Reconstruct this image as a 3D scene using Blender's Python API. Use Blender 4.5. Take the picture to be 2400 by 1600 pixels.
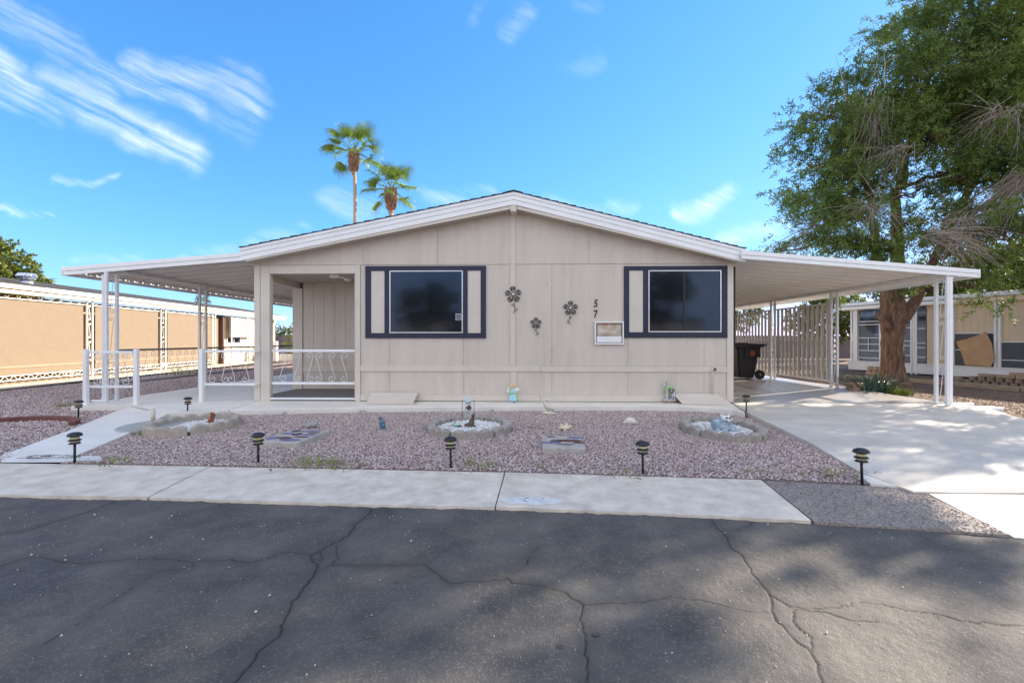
import bpy, bmesh, math, random
import numpy as np
from mathutils import Vector, Matrix

R = math.radians
sc = bpy.context.scene
for o in list(bpy.data.objects):
    bpy.data.objects.remove(o)
COL = sc.collection
PI = math.pi

# ------------------------------------------------------------------ camera
cam_d = bpy.data.cameras.new("camera")
cam_d.sensor_width = 36.0
cam_d.lens = 36.0 * 1067.0 / 2400.0
cam_d.shift_y = -0.0020
cam_d.clip_start = 0.05
cam_d.clip_end = 3000
cam = bpy.data.objects.new("camera", cam_d)
COL.objects.link(cam)
cam.location = (0, 0, 1.27)
cam.rotation_euler = (R(90), 0, R(1.5))
sc.camera = cam

# ------------------------------------------------------------------ sun and sky
SUN_AZ, SUN_EL = R(31.0), R(25.0)          # azimuth counted from +X towards +Y
sdir = Vector((math.cos(SUN_EL) * math.cos(SUN_AZ), math.cos(SUN_EL) * math.sin(SUN_AZ), math.sin(SUN_EL)))
sun_d = bpy.data.lights.new("sun", 'SUN')
sun_d.energy = 5.0
sun_d.angle = R(0.53)
sun_d.color = (1.0, 0.86, 0.68)
sun = bpy.data.objects.new("sun", sun_d)
sun.rotation_euler = sdir.to_track_quat('Z', 'Y').to_euler()
sun.location = (30, 20, 20)
COL.objects.link(sun)

world = bpy.data.worlds.new("World")
sc.world = world
world.use_nodes = True
wn, wl = world.node_tree.nodes, world.node_tree.links
wn.clear()


def W(t, **kw):
    n = wn.new(t)
    for k, v in kw.items():
        setattr(n, k, v)
    return n


def wmath(op, a, b=None, clamp=False):
    n = W('ShaderNodeMath', operation=op, use_clamp=clamp)
    for i, v in enumerate((a, b)):
        if v is None:
            continue
        if isinstance(v, (int, float)):
            n.inputs[i].default_value = v
        else:
            wl.new(v, n.inputs[i])
    return n.outputs[0]


def wvec(op, a, b=None, scale=None, out=0):
    n = W('ShaderNodeVectorMath', operation=op)
    for i, v in enumerate((a, b)):
        if v is None:
            continue
        if isinstance(v, tuple):
            n.inputs[i].default_value = v
        else:
            wl.new(v, n.inputs[i])
    if scale is not None:
        if isinstance(scale, (int, float)):
            n.inputs[3].default_value = scale
        else:
            wl.new(scale, n.inputs[3])
    return n.outputs[out]


sky = W('ShaderNodeTexSky', sky_type='NISHITA')
sky.sun_disc = False
sky.sun_elevation = SUN_EL
sky.sun_rotation = PI / 2 - SUN_AZ
sky.altitude = 350
sky.air_density = 0.9
sky.dust_density = 0.15
sky.ozone_density = 4.0
tc = W('ShaderNodeTexCoord')
sep = W('ShaderNodeSeparateXYZ')
wl.new(tc.outputs['Generated'], sep.inputs[0])
sx, sy, sz = sep.outputs
# cirrus laid out by direction on the northern half of the sky
ysafe = wmath('MAXIMUM', sy, 0.05)
cu = wmath('DIVIDE', sx, ysafe)
cv = wmath('DIVIDE', sz, ysafe)
cmb = W('ShaderNodeCombineXYZ')
wl.new(cu, cmb.inputs[0]); wl.new(cv, cmb.inputs[1])
nz = W('ShaderNodeTexNoise'); nz.inputs['Scale'].default_value = 5.0; nz.inputs['Detail'].default_value = 5
wl.new(cmb.outputs[0], nz.inputs['Vector'])
off = wvec('SUBTRACT', nz.outputs['Color'], (0.5, 0.5, 0.5))
off = wvec('SCALE', off, scale=0.16)
pw = wvec('ADD', cmb.outputs[0], off)
pf = wvec('ADD', cmb.outputs[0], wvec('SCALE', off, scale=0.25))
rot = W('ShaderNodeVectorRotate', rotation_type='Z_AXIS')
rot.inputs['Angle'].default_value = R(27)
wl.new(pf, rot.inputs['Vector'])
st = wvec('MULTIPLY', rot.outputs[0], (1.5, 22.0, 1.0))
nf = W('ShaderNodeTexNoise'); nf.inputs['Scale'].default_value = 1.6; nf.inputs['Detail'].default_value = 7
nf.inputs['Roughness'].default_value = 0.62
wl.new(st, nf.inputs['Vector'])
fine = W('ShaderNodeMapRange'); fine.inputs[1].default_value = 0.36; fine.inputs[2].default_value = 0.82
wl.new(nf.outputs[0], fine.inputs[0])


def streak(p0, p1, w, s):
    f, cx, cy, a = 1067.0, 1200.0, 795.0, R(1.5)

    def d(p):
        u = (p[0] - cx) / f
        X = u * math.cos(a) - math.sin(a); Y = u * math.sin(a) + math.cos(a)
        return X / Y, -(p[1] - cy) / f / Y
    A, B = d(p0), d(p1)
    w = w * 1.3 / f
    ba = (B[0] - A[0], B[1] - A[1])
    L2 = ba[0] ** 2 + ba[1] ** 2
    pa = wvec('SUBTRACT', pw, (A[0], A[1], 0.0))
    dt = wvec('DOT_PRODUCT', pa, (ba[0] / L2, ba[1] / L2, 0.0), out=1)
    h = wmath('ADD', dt, 0.0, clamp=True)
    pr = W('ShaderNodeVectorMath', operation='SCALE')
    pr.inputs[0].default_value = (ba[0], ba[1], 0.0)
    wl.new(h, pr.inputs[3])
    dd = wvec('SUBTRACT', pa, pr.outputs[0])
    dd = wvec('MULTIPLY', dd, (1.0, 1.0, 0.0))
    ln = wvec('LENGTH', dd, out=1)
    m = W('ShaderNodeMapRange', interpolation_type='SMOOTHSTEP')
    m.inputs[1].default_value = w; m.inputs[2].default_value = 0.0
    m.inputs[3].default_value = 0.0; m.inputs[4].default_value = s * .82
    wl.new(ln, m.inputs[0])
    return m.outputs[0]


STREAKS = [((0, 10), (150, 95), 55, .45), ((150, 92), (280, 165), 30, .55), ((280, 165), (470, 250), 26, .6),
           ((330, 140), (600, 235), 44, .55), ((450, 240), (585, 290), 34, .22),
           ((-30, 130), (60, 200), 46, .9), ((100, 160), (250, 210), 45, .55), ((-20, 215), (115, 255), 32, .5),
           ((190, 215), (330, 300), 60, .65), ((300, 290), (440, 355), 48, .75), ((60, 190), (220, 240), 50, .35),
           ((150, 404), (270, 416), 12, .35), ((-20, 478), (115, 483), 13, .5),
           ((800, 490), (860, 500), 45, .35), ((985, 470), (1140, 455), 30, .35),
           ((1300, 470), (1460, 500), 22, .3), ((1590, 495), (1725, 465), 30, .65),
           ((1190, 75), (1240, 40), 26, .22), ((1330, 155), (1400, 130), 22, .13), ((1700, 560), (1830, 545), 26, .4),
           ((430, 590), (700, 545), 20, .28), ((180, 600), (400, 612), 18, .25), ((1345, 30), (1380, 22), 20, .12), ((1100, 50), (1135, 10), 20, .12)]
acc = None
for s_ in STREAKS:
    v = streak(*s_)
    acc = v if acc is None else wmath('MAXIMUM', acc, v)
front = W('ShaderNodeMapRange'); front.inputs[1].default_value = 0.1; front.inputs[2].default_value = 0.3
wl.new(sy, front.inputs[0])
cl = wmath('MULTIPLY', acc, fine.outputs[0])
cl = wmath('MULTIPLY', cl, front.outputs[0])
# white veil added over the unseen sky behind, to lift and neutralise shade
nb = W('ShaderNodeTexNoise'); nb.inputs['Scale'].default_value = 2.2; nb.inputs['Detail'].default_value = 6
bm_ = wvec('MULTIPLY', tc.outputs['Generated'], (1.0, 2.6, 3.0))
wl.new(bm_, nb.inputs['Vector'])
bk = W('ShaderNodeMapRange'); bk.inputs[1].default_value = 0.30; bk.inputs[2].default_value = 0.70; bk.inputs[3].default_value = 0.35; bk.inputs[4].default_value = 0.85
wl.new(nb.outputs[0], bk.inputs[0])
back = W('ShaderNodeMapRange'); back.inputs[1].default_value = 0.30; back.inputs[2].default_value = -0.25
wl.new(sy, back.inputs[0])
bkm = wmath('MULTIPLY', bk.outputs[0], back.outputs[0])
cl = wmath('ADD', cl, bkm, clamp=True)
tint = W('ShaderNodeMix', data_type='RGBA', blend_type='MULTIPLY'); tint.inputs[0].default_value = 1.0
wl.new(sky.outputs[0], tint.inputs[6]); tint.inputs[7].default_value = (0.455, 1.03, 1.42, 1)
soft = wvec('ADD', wvec('MULTIPLY', tint.outputs[2], (0.03, 0.185, 0.12)), (1.0, 1.0, 1.0))
skyc = wvec('DIVIDE', tint.outputs[2], soft)
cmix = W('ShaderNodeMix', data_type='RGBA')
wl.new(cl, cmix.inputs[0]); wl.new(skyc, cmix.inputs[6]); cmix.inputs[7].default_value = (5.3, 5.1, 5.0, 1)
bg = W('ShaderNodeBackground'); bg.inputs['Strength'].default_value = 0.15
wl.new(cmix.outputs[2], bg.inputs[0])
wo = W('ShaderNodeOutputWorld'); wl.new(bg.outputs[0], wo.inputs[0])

sc.view_settings.view_transform = 'Standard'
sc.view_settings.look = 'None'
sc.view_settings.exposure = 1.33
sc.view_settings.gamma = 1.0
sc.view_settings.use_curve_mapping = False
sc.render.engine = 'CYCLES'
sc.cycles.max_bounces = 8
sc.cycles.transparent_max_bounces = 16
sc.cycles.caustics_reflective = False
sc.cycles.caustics_refractive = False

# ------------------------------------------------------------------ materials
MATS = {}


def node(nt, t, **kw):
    n = nt.nodes.new(t)
    for k, v in kw.items():
        setattr(n, k, v)
    return n


def mat(name, c, rough=0.6, var=0.12, scale=3.0, bump=0.0, bscale=60.0, metal=0.0, spec=0.5, c2=None, island=0.0,
        stretch=None, grime=0.0, bdist=0.01, detail=5, translucent=0.0, coord='Object'):
    """Principled material whose colour wanders between two tints, with fine relief."""
    m = bpy.data.materials.new(name); m.use_nodes = True
    nt = m.node_tree; L = nt.links
    bs = nt.nodes['Principled BSDF']
    bs.inputs['Roughness'].default_value = rough
    bs.inputs['Metallic'].default_value = metal
    bs.inputs['Specular IOR Level'].default_value = spec
    t = node(nt, 'ShaderNodeTexCoord')
    vec = t.outputs[coord]
    if stretch:
        mp = node(nt, 'ShaderNodeMapping'); mp.inputs['Scale'].default_value = stretch
        L.new(vec, mp.inputs[0]); vec = mp.outputs[0]
    if c2 is None:
        c2 = tuple(max(0.0, x * (1 - var)) for x in c); c1 = tuple(min(1, x * (1 + var * .6)) for x in c)
    else:
        c1 = c
    n1 = node(nt, 'ShaderNodeTexNoise'); n1.inputs['Scale'].default_value = scale; n1.inputs['Detail'].default_value = detail
    n1.inputs['Roughness'].default_value = 0.62
    L.new(vec, n1.inputs['Vector'])
    mr = node(nt, 'ShaderNodeMapRange'); mr.inputs[1].default_value = 0.33; mr.inputs[2].default_value = 0.67
    L.new(n1.outputs[0], mr.inputs[0])
    fac = mr.outputs[0]
    if island > 0:
        g = node(nt, 'ShaderNodeNewGeometry')
        mx = node(nt, 'ShaderNodeMix'); mx.inputs[0].default_value = island
        L.new(fac, mx.inputs[2]); L.new(g.outputs['Random Per Island'], mx.inputs[3]); fac = mx.outputs[0]
    mix = node(nt, 'ShaderNodeMix', data_type='RGBA')
    mix.inputs[6].default_value = (*c1, 1); mix.inputs[7].default_value = (*c2, 1)
    L.new(fac, mix.inputs[0])
    col = mix.outputs[2]
    if grime > 0:
        n3 = node(nt, 'ShaderNodeTexNoise'); n3.inputs['Scale'].default_value = 1.3; n3.inputs['Detail'].default_value = 8
        n3.inputs['Roughness'].default_value = 0.7
        mp2 = node(nt, 'ShaderNodeMapping'); mp2.inputs['Scale'].default_value = (2.2, 2.2, .5)
        L.new(t.outputs[coord], mp2.inputs[0]); L.new(mp2.outputs[0], n3.inputs['Vector'])
        m3 = node(nt, 'ShaderNodeMapRange'); m3.inputs[1].default_value = 0.52; m3.inputs[2].default_value = 0.75
        m3.inputs[4].default_value = grime
        L.new(n3.outputs[0], m3.inputs[0])
        mg = node(nt, 'ShaderNodeMix', data_type='RGBA')
        mg.inputs[7].default_value = (c[0] * .55, c[1] * .50, c[2] * .45, 1)
        L.new(m3.outputs[0], mg.inputs[0]); L.new(col, mg.inputs[6]); col = mg.outputs[2]
    L.new(col, bs.inputs['Base Color'])
    if bump > 0:
        n2 = node(nt, 'ShaderNodeTexNoise'); n2.inputs['Scale'].default_value = bscale; n2.inputs['Detail'].default_value = 4
        L.new(vec, n2.inputs['Vector'])
        b = node(nt, 'ShaderNodeBump'); b.inputs['Strength'].default_value = bump; b.inputs['Distance'].default_value = bdist
        L.new(n2.outputs[0], b.inputs['Height']); L.new(b.outputs[0], bs.inputs['Normal'])
    if translucent > 0:
        tr = node(nt, 'ShaderNodeBsdfTranslucent'); L.new(col, tr.inputs[0])
        ms = node(nt, 'ShaderNodeMixShader'); ms.inputs[0].default_value = translucent
        L.new(bs.outputs[0], ms.inputs[1]); L.new(tr.outputs[0], ms.inputs[2])
        L.new(ms.outputs[0], nt.nodes['Material Output'].inputs[0])
    MATS[name] = m
    return m


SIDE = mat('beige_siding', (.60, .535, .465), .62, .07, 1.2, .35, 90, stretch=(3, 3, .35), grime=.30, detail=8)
nt = SIDE.node_tree; bs_ = nt.nodes['Principled BSDF']
tg = node(nt, 'ShaderNodeTexCoord'); sx_ = node(nt, 'ShaderNodeSeparateXYZ'); nt.links.new(tg.outputs['Object'], sx_.inputs[0])
md_ = node(nt, 'ShaderNodeMath', operation='FRACT'); mu_ = node(nt, 'ShaderNodeMath', operation='MULTIPLY'); mu_.inputs[1].default_value = 1 / .203
nt.links.new(sx_.outputs[0], mu_.inputs[0]); nt.links.new(mu_.outputs[0], md_.inputs[0])
gt_ = node(nt, 'ShaderNodeMath', operation='GREATER_THAN'); gt_.inputs[1].default_value = .035; nt.links.new(md_.outputs[0], gt_.inputs[0])
bg_ = node(nt, 'ShaderNodeBump'); bg_.inputs['Strength'].default_value = .5; bg_.inputs['Distance'].default_value = .003
nt.links.new(gt_.outputs[0], bg_.inputs['Height'])
old_ = bs_.inputs['Normal'].links[0].from_socket
nt.links.new(old_, bg_.inputs['Normal']); nt.links.new(bg_.outputs[0], bs_.inputs['Normal'])
SIDE2 = mat('beige_trim', (.62, .56, .49), .6, .05, 2, .15, 120, stretch=(1, 1, 1), grime=.18)
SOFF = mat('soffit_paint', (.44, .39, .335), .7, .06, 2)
NAVY = mat('navy_paint', (.013, .018, .046), .55, .15, 4, .15, 150)
WHITE = mat('white_metal', (.80, .81, .82), .38, .04, 2, grime=.12)
WHITE2 = mat('white_wrought_iron', (.72, .74, .76), .42, .06, 5, grime=.15)
AWN = mat('awning_metal', (.82, .79, .75), .38, .10, 1.5, .05, 20, stretch=(.4, 3, 1), grime=.08)
AWNL = mat('patio_awning_metal', (.64, .62, .61), .36, .12, 1.5, .05, 20, stretch=(.4, 3, 1), grime=.10)
SLAB = mat('painted_concrete', (.77, .735, .67), .45, .09, 2.2, .15, 70, grime=.25, detail=8)
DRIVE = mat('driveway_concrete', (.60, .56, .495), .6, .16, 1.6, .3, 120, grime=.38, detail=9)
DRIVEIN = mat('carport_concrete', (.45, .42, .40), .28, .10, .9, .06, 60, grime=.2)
WALK = mat('sidewalk_concrete', (.70, .62, .515), .8, .22, 4.5, .45, 140, grime=.45, detail=9)
CURB = mat('edging_concrete', (.35, .315, .28), .85, .25, 9, .5, 90)
CURBL = mat('pale_edging_concrete', (.42, .37, .31), .85, .22, 7, .5, 90)
DISC = mat('grey_disc_concrete', (.36, .37, .35), .8, .12, 5, .3, 90)
DIRT = mat('dirt', (.17, .115, .085), .95, .35, 6, .8, 40, bdist=.02)
BED = mat('gravel_ground', (.23, .17, .165), .95, .35, 30, .9, 60, bdist=.02)
STONE = mat('gravel_stone', (.80, .655, .61), .85, c2=(.25, .185, .18), scale=9, island=.85, bump=.2, bscale=150)
PEB = mat('white_pebble', (.90, .90, .88), .6, c2=(.62, .62, .62), scale=5, island=.8)
TAN = mat('tan_sunshade', (.215, .162, .110), .8, .05, 4, .2, 300)
CREAM = mat('cream_fascia', (.74, .62, .46), .55, .05, 3)
CREAM2 = mat('cream_iron', (.80, .76, .68), .5, .05, 3)
BROWN = mat('brown_shutter', (.10, .055, .04), .6, .1, 5)
SHING = mat('dark_shingle', (.045, .048, .055), .95, .4, 20, .6, 60, island=.5)
BLACK = mat('black_plastic', (.008, .008, .009), .32, .2, 5, .1, 80)
BLACK2 = mat('black_metal', (.012, .013, .018), .45, .2, 5)
LENS = mat('cream_lens', (.62, .55, .30), .3, .08, 20)
BARK = mat('bark', (.29, .18, .12), .95, c2=(.10, .055, .038), scale=5, bump=1.0, bscale=14, bdist=.04, stretch=(4.5, 4.5, .9))
LIMB = mat('limb_bark', (.14, .09, .065), .95, .4, 6, .6, 30)
DEAD = mat('dead_twig', (.36, .30, .25), .9, .35, 8)
LEAF = mat('crown_leaves', (.21, .285, .045), .55, c2=(.040, .085, .016), scale=1.1, island=.45, translucent=.32)
LEAFB = mat('bush_leaves', (.24, .27, .05), .55, c2=(.07, .10, .02), scale=1.5, island=.6, translucent=.3)
PALM = mat('palm_leaf', (.29, .40, .07), .45, c2=(.08, .18, .03), scale=3, island=.5, translucent=.25)
PTRUNK = mat('palm_trunk', (.50, .37, .27), .9, .3, 8, .7, 30, stretch=(1, 1, 4))
PSKIRT = mat('palm_boot', (.58, .37, .25), .9, c2=(.17, .09, .06), scale=6, island=.7)
ALOE = mat('aloe_leaf', (.10, .17, .12), .5, c2=(.04, .085, .07), scale=5, island=.6)
SUCC = mat('yellow_green_leaf', (.30, .36, .06), .5, c2=(.10, .16, .02), scale=5, island=.6)
GRASS = mat('weed_blade', (.19, .30, .07), .6, c2=(.30, .27, .10), scale=4, island=.8, translucent=.2)
DRYL = mat('dry_leaf', (.20, .075, .035), .8, c2=(.34, .22, .10), scale=4, island=.9)
TERRA = mat('rust_red_clay', (.27, .07, .03), .8, .3, 20, .4, 60)
REDBRK = mat('dull_red_edging', (.17, .065, .055), .85, .25, 8, .4, 60)
IVORY = mat('ivory_plaster', (.66, .62, .52), .7, .12, 12, .2, 80)
BLUEG = mat('blue_glaze', (.06, .22, .36), .3, c2=(.12, .10, .12), scale=22)
RACC = mat('raccoon_grey_blue', (.50, .56, .60), .7, c2=(.13, .24, .33), scale=10, bump=.7, bscale=45, stretch=(1, 1, 3))
RACW = mat('raccoon_white', (.72, .72, .70), .7, .1, 10)
DARK = mat('near_black', (.01, .01, .012), .5, .1, 10)
SKIN = mat('painted_skin', (.75, .42, .30), .6, .1, 10)
HAIR = mat('painted_blond', (.85, .60, .25), .6, .2, 20)
LBLUE = mat('painted_light_blue', (.30, .60, .80), .5, c2=(.45, .75, .88), scale=14)
LIME = mat('painted_lime', (.30, .62, .07), .5, .15, 12)
GLASSY = mat('frosted_pale_blue', (.55, .66, .70), .25, .2, 20)
GRNG = mat('pale_green_glass', (.35, .52, .42), .3, .4, 25)
FIGB = mat('weathered_bronze', (.13, .085, .075), .6, c2=(.05, .045, .045), scale=16)
ROCKG = mat('grey_garden_rock', (.33, .32, .31), .9, .35, 20, .6, 60)
FLAGP = mat('purple_flagstone', (.17, .16, .27), .8, .25, 10, .4, 60)
FLAGR = mat('maroon_flagstone', (.13, .05, .045), .8, .25, 10, .4, 60)
FLAGD = mat('dark_flagstone', (.07, .065, .075), .8, .25, 10, .4, 60)
PADC = mat('pad_mortar', (.44, .41, .37), .9, .25, 12, .5, 80)
WOOD = mat('weathered_timber', (.33, .25, .18), .9, .3, 6, .5, 40, stretch=(1, 1, 6))
PAVER = mat('tan_paver', (.36, .26, .17), .9, .25, 8, .4, 60)
PAVERD = mat('dull_paver', (.27, .20, .145), .9, .25, 8, .4, 60)
BLOCK = mat('grey_purple_block', (.23, .19, .20), .9, .2, 5, .4, 60)
NBWALL = mat('neighbour_siding', (.62, .48, .32), .7, .06, 3, .15, 60)
NBWHITE = mat('neighbour_white', (.74, .72, .70), .55, .06, 3)
SCREEN = mat('dark_window_screen', (.075, .075, .08), .7, .15, 10)
CARDB = mat('cardboard', (.48, .29, .15), .85, .12, 4, .3, 20)
ALU = mat('aluminium', (.62, .63, .64), .3, .1, 8, metal=.85)
GALV = mat('galvanised', (.62, .66, .72), .28, .15, 6, metal=.9)
CARPET = mat('porch_carpet', (.20, .195, .20), .98, .5, 90, .6, 200)
BLIND = mat('blind_slat', (.40, .41, .43), .6, .05, 5)
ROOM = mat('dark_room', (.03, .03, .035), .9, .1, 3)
PIPE = mat('pvc_pipe', (.60, .55, .43), .6, .1, 8)
ORANGE = mat('orange_print', (.55, .12, .02), .6, .1, 8)
PURPL = mat('lavender_paint', (.55, .55, .75), .6, .1, 8)
HOUSE2 = mat('opposite_stucco', (.62, .52, .42), .8, .1, 2)
PAINT = mat('white_street_paint', (.74, .74, .72), .7, c2=(.55, .55, .53), scale=14, detail=8)

# perforated sheet: small round holes through the metal
m = mat('perforated_metal', (.66, .65, .63), .5, .06, 3)
nt = m.node_tree
tcx = node(nt, 'ShaderNodeTexCoord')
vx = node(nt, 'ShaderNodeTexVoronoi'); vx.inputs['Scale'].default_value = 70; vx.inputs['Randomness'].default_value = 0
nt.links.new(tcx.outputs['Object'], vx.inputs['Vector'])
lt = node(nt, 'ShaderNodeMath', operation='LESS_THAN'); lt.inputs[1].default_value = .24
nt.links.new(vx.outputs['Distance'], lt.inputs[0])
tr = node(nt, 'ShaderNodeBsdfTransparent')
ms = node(nt, 'ShaderNodeMixShader')
nt.links.new(lt.outputs[0], ms.inputs[0]); nt.links.new(nt.nodes['Principled BSDF'].outputs[0], ms.inputs[1])
nt.links.new(tr.outputs[0], ms.inputs[2]); nt.links.new(ms.outputs[0], nt.nodes['Material Output'].inputs[0])
PERF = m

# screened window pane: part mirror, part dim see-through
m = bpy.data.materials.new('screened_glass'); m.use_nodes = True
nt = m.node_tree; nt.nodes.remove(nt.nodes['Principled BSDF'])
gl = node(nt, 'ShaderNodeBsdfGlossy'); gl.inputs['Roughness'].default_value = .09; gl.inputs[0].default_value = (.50, .66, .95, 1)
tb = node(nt, 'ShaderNodeBsdfTransparent'); tb.inputs[0].default_value = (.42, .44, .52, 1)
df = node(nt, 'ShaderNodeBsdfDiffuse'); df.inputs[0].default_value = (.008, .009, .016, 1)
fr = node(nt, 'ShaderNodeFresnel'); fr.inputs[0].default_value = 1.62
tcx = node(nt, 'ShaderNodeTexCoord')
nn = node(nt, 'ShaderNodeTexNoise'); nn.inputs['Scale'].default_value = 1.3
nt.links.new(tcx.outputs['Object'], nn.inputs['Vector'])
bb = node(nt, 'ShaderNodeBump'); bb.inputs['Strength'].default_value = .25; bb.inputs['Distance'].default_value = .02
nt.links.new(nn.outputs[0], bb.inputs['Height']); nt.links.new(bb.outputs[0], gl.inputs['Normal'])
m1 = node(nt, 'ShaderNodeMixShader'); m1.inputs[0].default_value = .35
nt.links.new(tb.outputs[0], m1.inputs[1]); nt.links.new(df.outputs[0], m1.inputs[2])
m2 = node(nt, 'ShaderNodeMixShader')
nt.links.new(fr.outputs[0], m2.inputs[0]); nt.links.new(m1.outputs[0], m2.inputs[1]); nt.links.new(gl.outputs[0], m2.inputs[2])
nt.links.new(m2.outputs[0], nt.nodes['Material Output'].inputs[0])
GLASS = m

# asphalt: dark binder, pale chips, smoother bitumen bands beside the cracks (attribute "crack")
m = bpy.data.materials.new('asphalt'); m.use_nodes = True
nt = m.node_tree; L = nt.links; bs = nt.nodes['Principled BSDF']
tcx = node(nt, 'ShaderNodeTexCoord'); P3 = tcx.outputs['Object']
n1 = node(nt, 'ShaderNodeTexNoise'); n1.inputs['Scale'].default_value = 2.2; n1.inputs['Detail'].default_value = 8; n1.inputs['Roughness'].default_value = .65
n2 = node(nt, 'ShaderNodeTexVoronoi'); n2.inputs['Scale'].default_value = 125
n3 = node(nt, 'ShaderNodeTexNoise'); n3.inputs['Scale'].default_value = 240; n3.inputs['Detail'].default_value = 2
for n_ in (n1, n2, n3):
    L.new(P3, n_.inputs['Vector'])
cr = node(nt, 'ShaderNodeValToRGB')
cr.color_ramp.elements[0].position = .30; cr.color_ramp.elements[0].color = (.046, .044, .044, 1)
cr.color_ramp.elements[1].position = .72; cr.color_ramp.elements[1].color = (.138, .124, .108, 1)
L.new(n1.outputs[0], cr.inputs[0])
chip = node(nt, 'ShaderNodeValToRGB')
chip.color_ramp.elements[0].position = .80; chip.color_ramp.elements[0].color = (0, 0, 0, 1)
chip.color_ramp.elements[1].position = .93; chip.color_ramp.elements[1].color = (1, 1, 1, 1)
sp = node(nt, 'ShaderNodeSeparateColor'); L.new(n2.outputs['Color'], sp.inputs[0]); L.new(sp.outputs[0], chip.inputs[0])
at = node(nt, 'ShaderNodeAttribute'); at.attribute_name = 'crack'
sa = node(nt, 'ShaderNodeSeparateColor'); L.new(at.outputs['Color'], sa.inputs[0])
inv = node(nt, 'ShaderNodeMath', operation='SUBTRACT'); inv.inputs[0].default_value = 1; L.new(sa.outputs[1], inv.inputs[1])
cm = node(nt, 'ShaderNodeMath', operation='MULTIPLY'); L.new(chip.outputs[0], cm.inputs[0]); L.new(inv.outputs[0], cm.inputs[1])
cm2 = node(nt, 'ShaderNodeMath', operation='MULTIPLY'); L.new(cm.outputs[0], cm2.inputs[0]); cm2.inputs[1].default_value = .30
x1 = node(nt, 'ShaderNodeMix', data_type='RGBA'); L.new(cm2.outputs[0], x1.inputs[0]); L.new(cr.outputs[0], x1.inputs[6]); x1.inputs[7].default_value = (.26, .24, .21, 1)
bnd = node(nt, 'ShaderNodeMath', operation='MULTIPLY'); L.new(sa.outputs[1], bnd.inputs[0]); bnd.inputs[1].default_value = .35
x2 = node(nt, 'ShaderNodeMix', data_type='RGBA'); L.new(bnd.outputs[0], x2.inputs[0]); L.new(x1.outputs[2], x2.inputs[6]); x2.inputs[7].default_value = (.060, .056, .053, 1)
x3 = node(nt, 'ShaderNodeMix', data_type='RGBA'); L.new(sa.outputs[0], x3.inputs[0]); L.new(x2.outputs[2], x3.inputs[6]); x3.inputs[7].default_value = (.02, .018, .017, 1)
L.new(x3.outputs[2], bs.inputs['Base Color'])
bs.inputs['Roughness'].default_value = .8
ad = node(nt, 'ShaderNodeMath', operation='ADD'); L.new(n2.outputs['Distance'], ad.inputs[0]); L.new(n3.outputs[0], ad.inputs[1])
b = node(nt, 'ShaderNodeBump'); b.inputs['Strength'].default_value = .55; b.inputs['Distance'].default_value = .004
L.new(ad.outputs[0], b.inputs['Height']); L.new(b.outputs[0], bs.inputs['Normal'])
ASPH = m

# exposed-aggregate concrete
m = mat('exposed_aggregate', (.40, .35, .315), .85, c2=(.17, .15, .14), scale=55, bump=.8, bscale=60, bdist=.015, detail=3)
AGG = m
# soft two-tone print of the blurred notice
NOTICE = mat('blurred_notice', (.62, .55, .48), .6, c2=(.30, .24, .16), scale=1.8, stretch=(2.2, 1, 3.5), detail=1)


# ------------------------------------------------------------------ mesh helpers
def root_of(o):
    while o.parent is not None:
        o = o.parent
    return o


def link_mesh(name, me, m, parent=None):
    o = bpy.data.objects.new(name, me)
    COL.objects.link(o)
    if m is not None and len(me.materials) == 0:
        me.materials.append(m)
    if parent is not None:
        o.parent = parent
    return o


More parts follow.
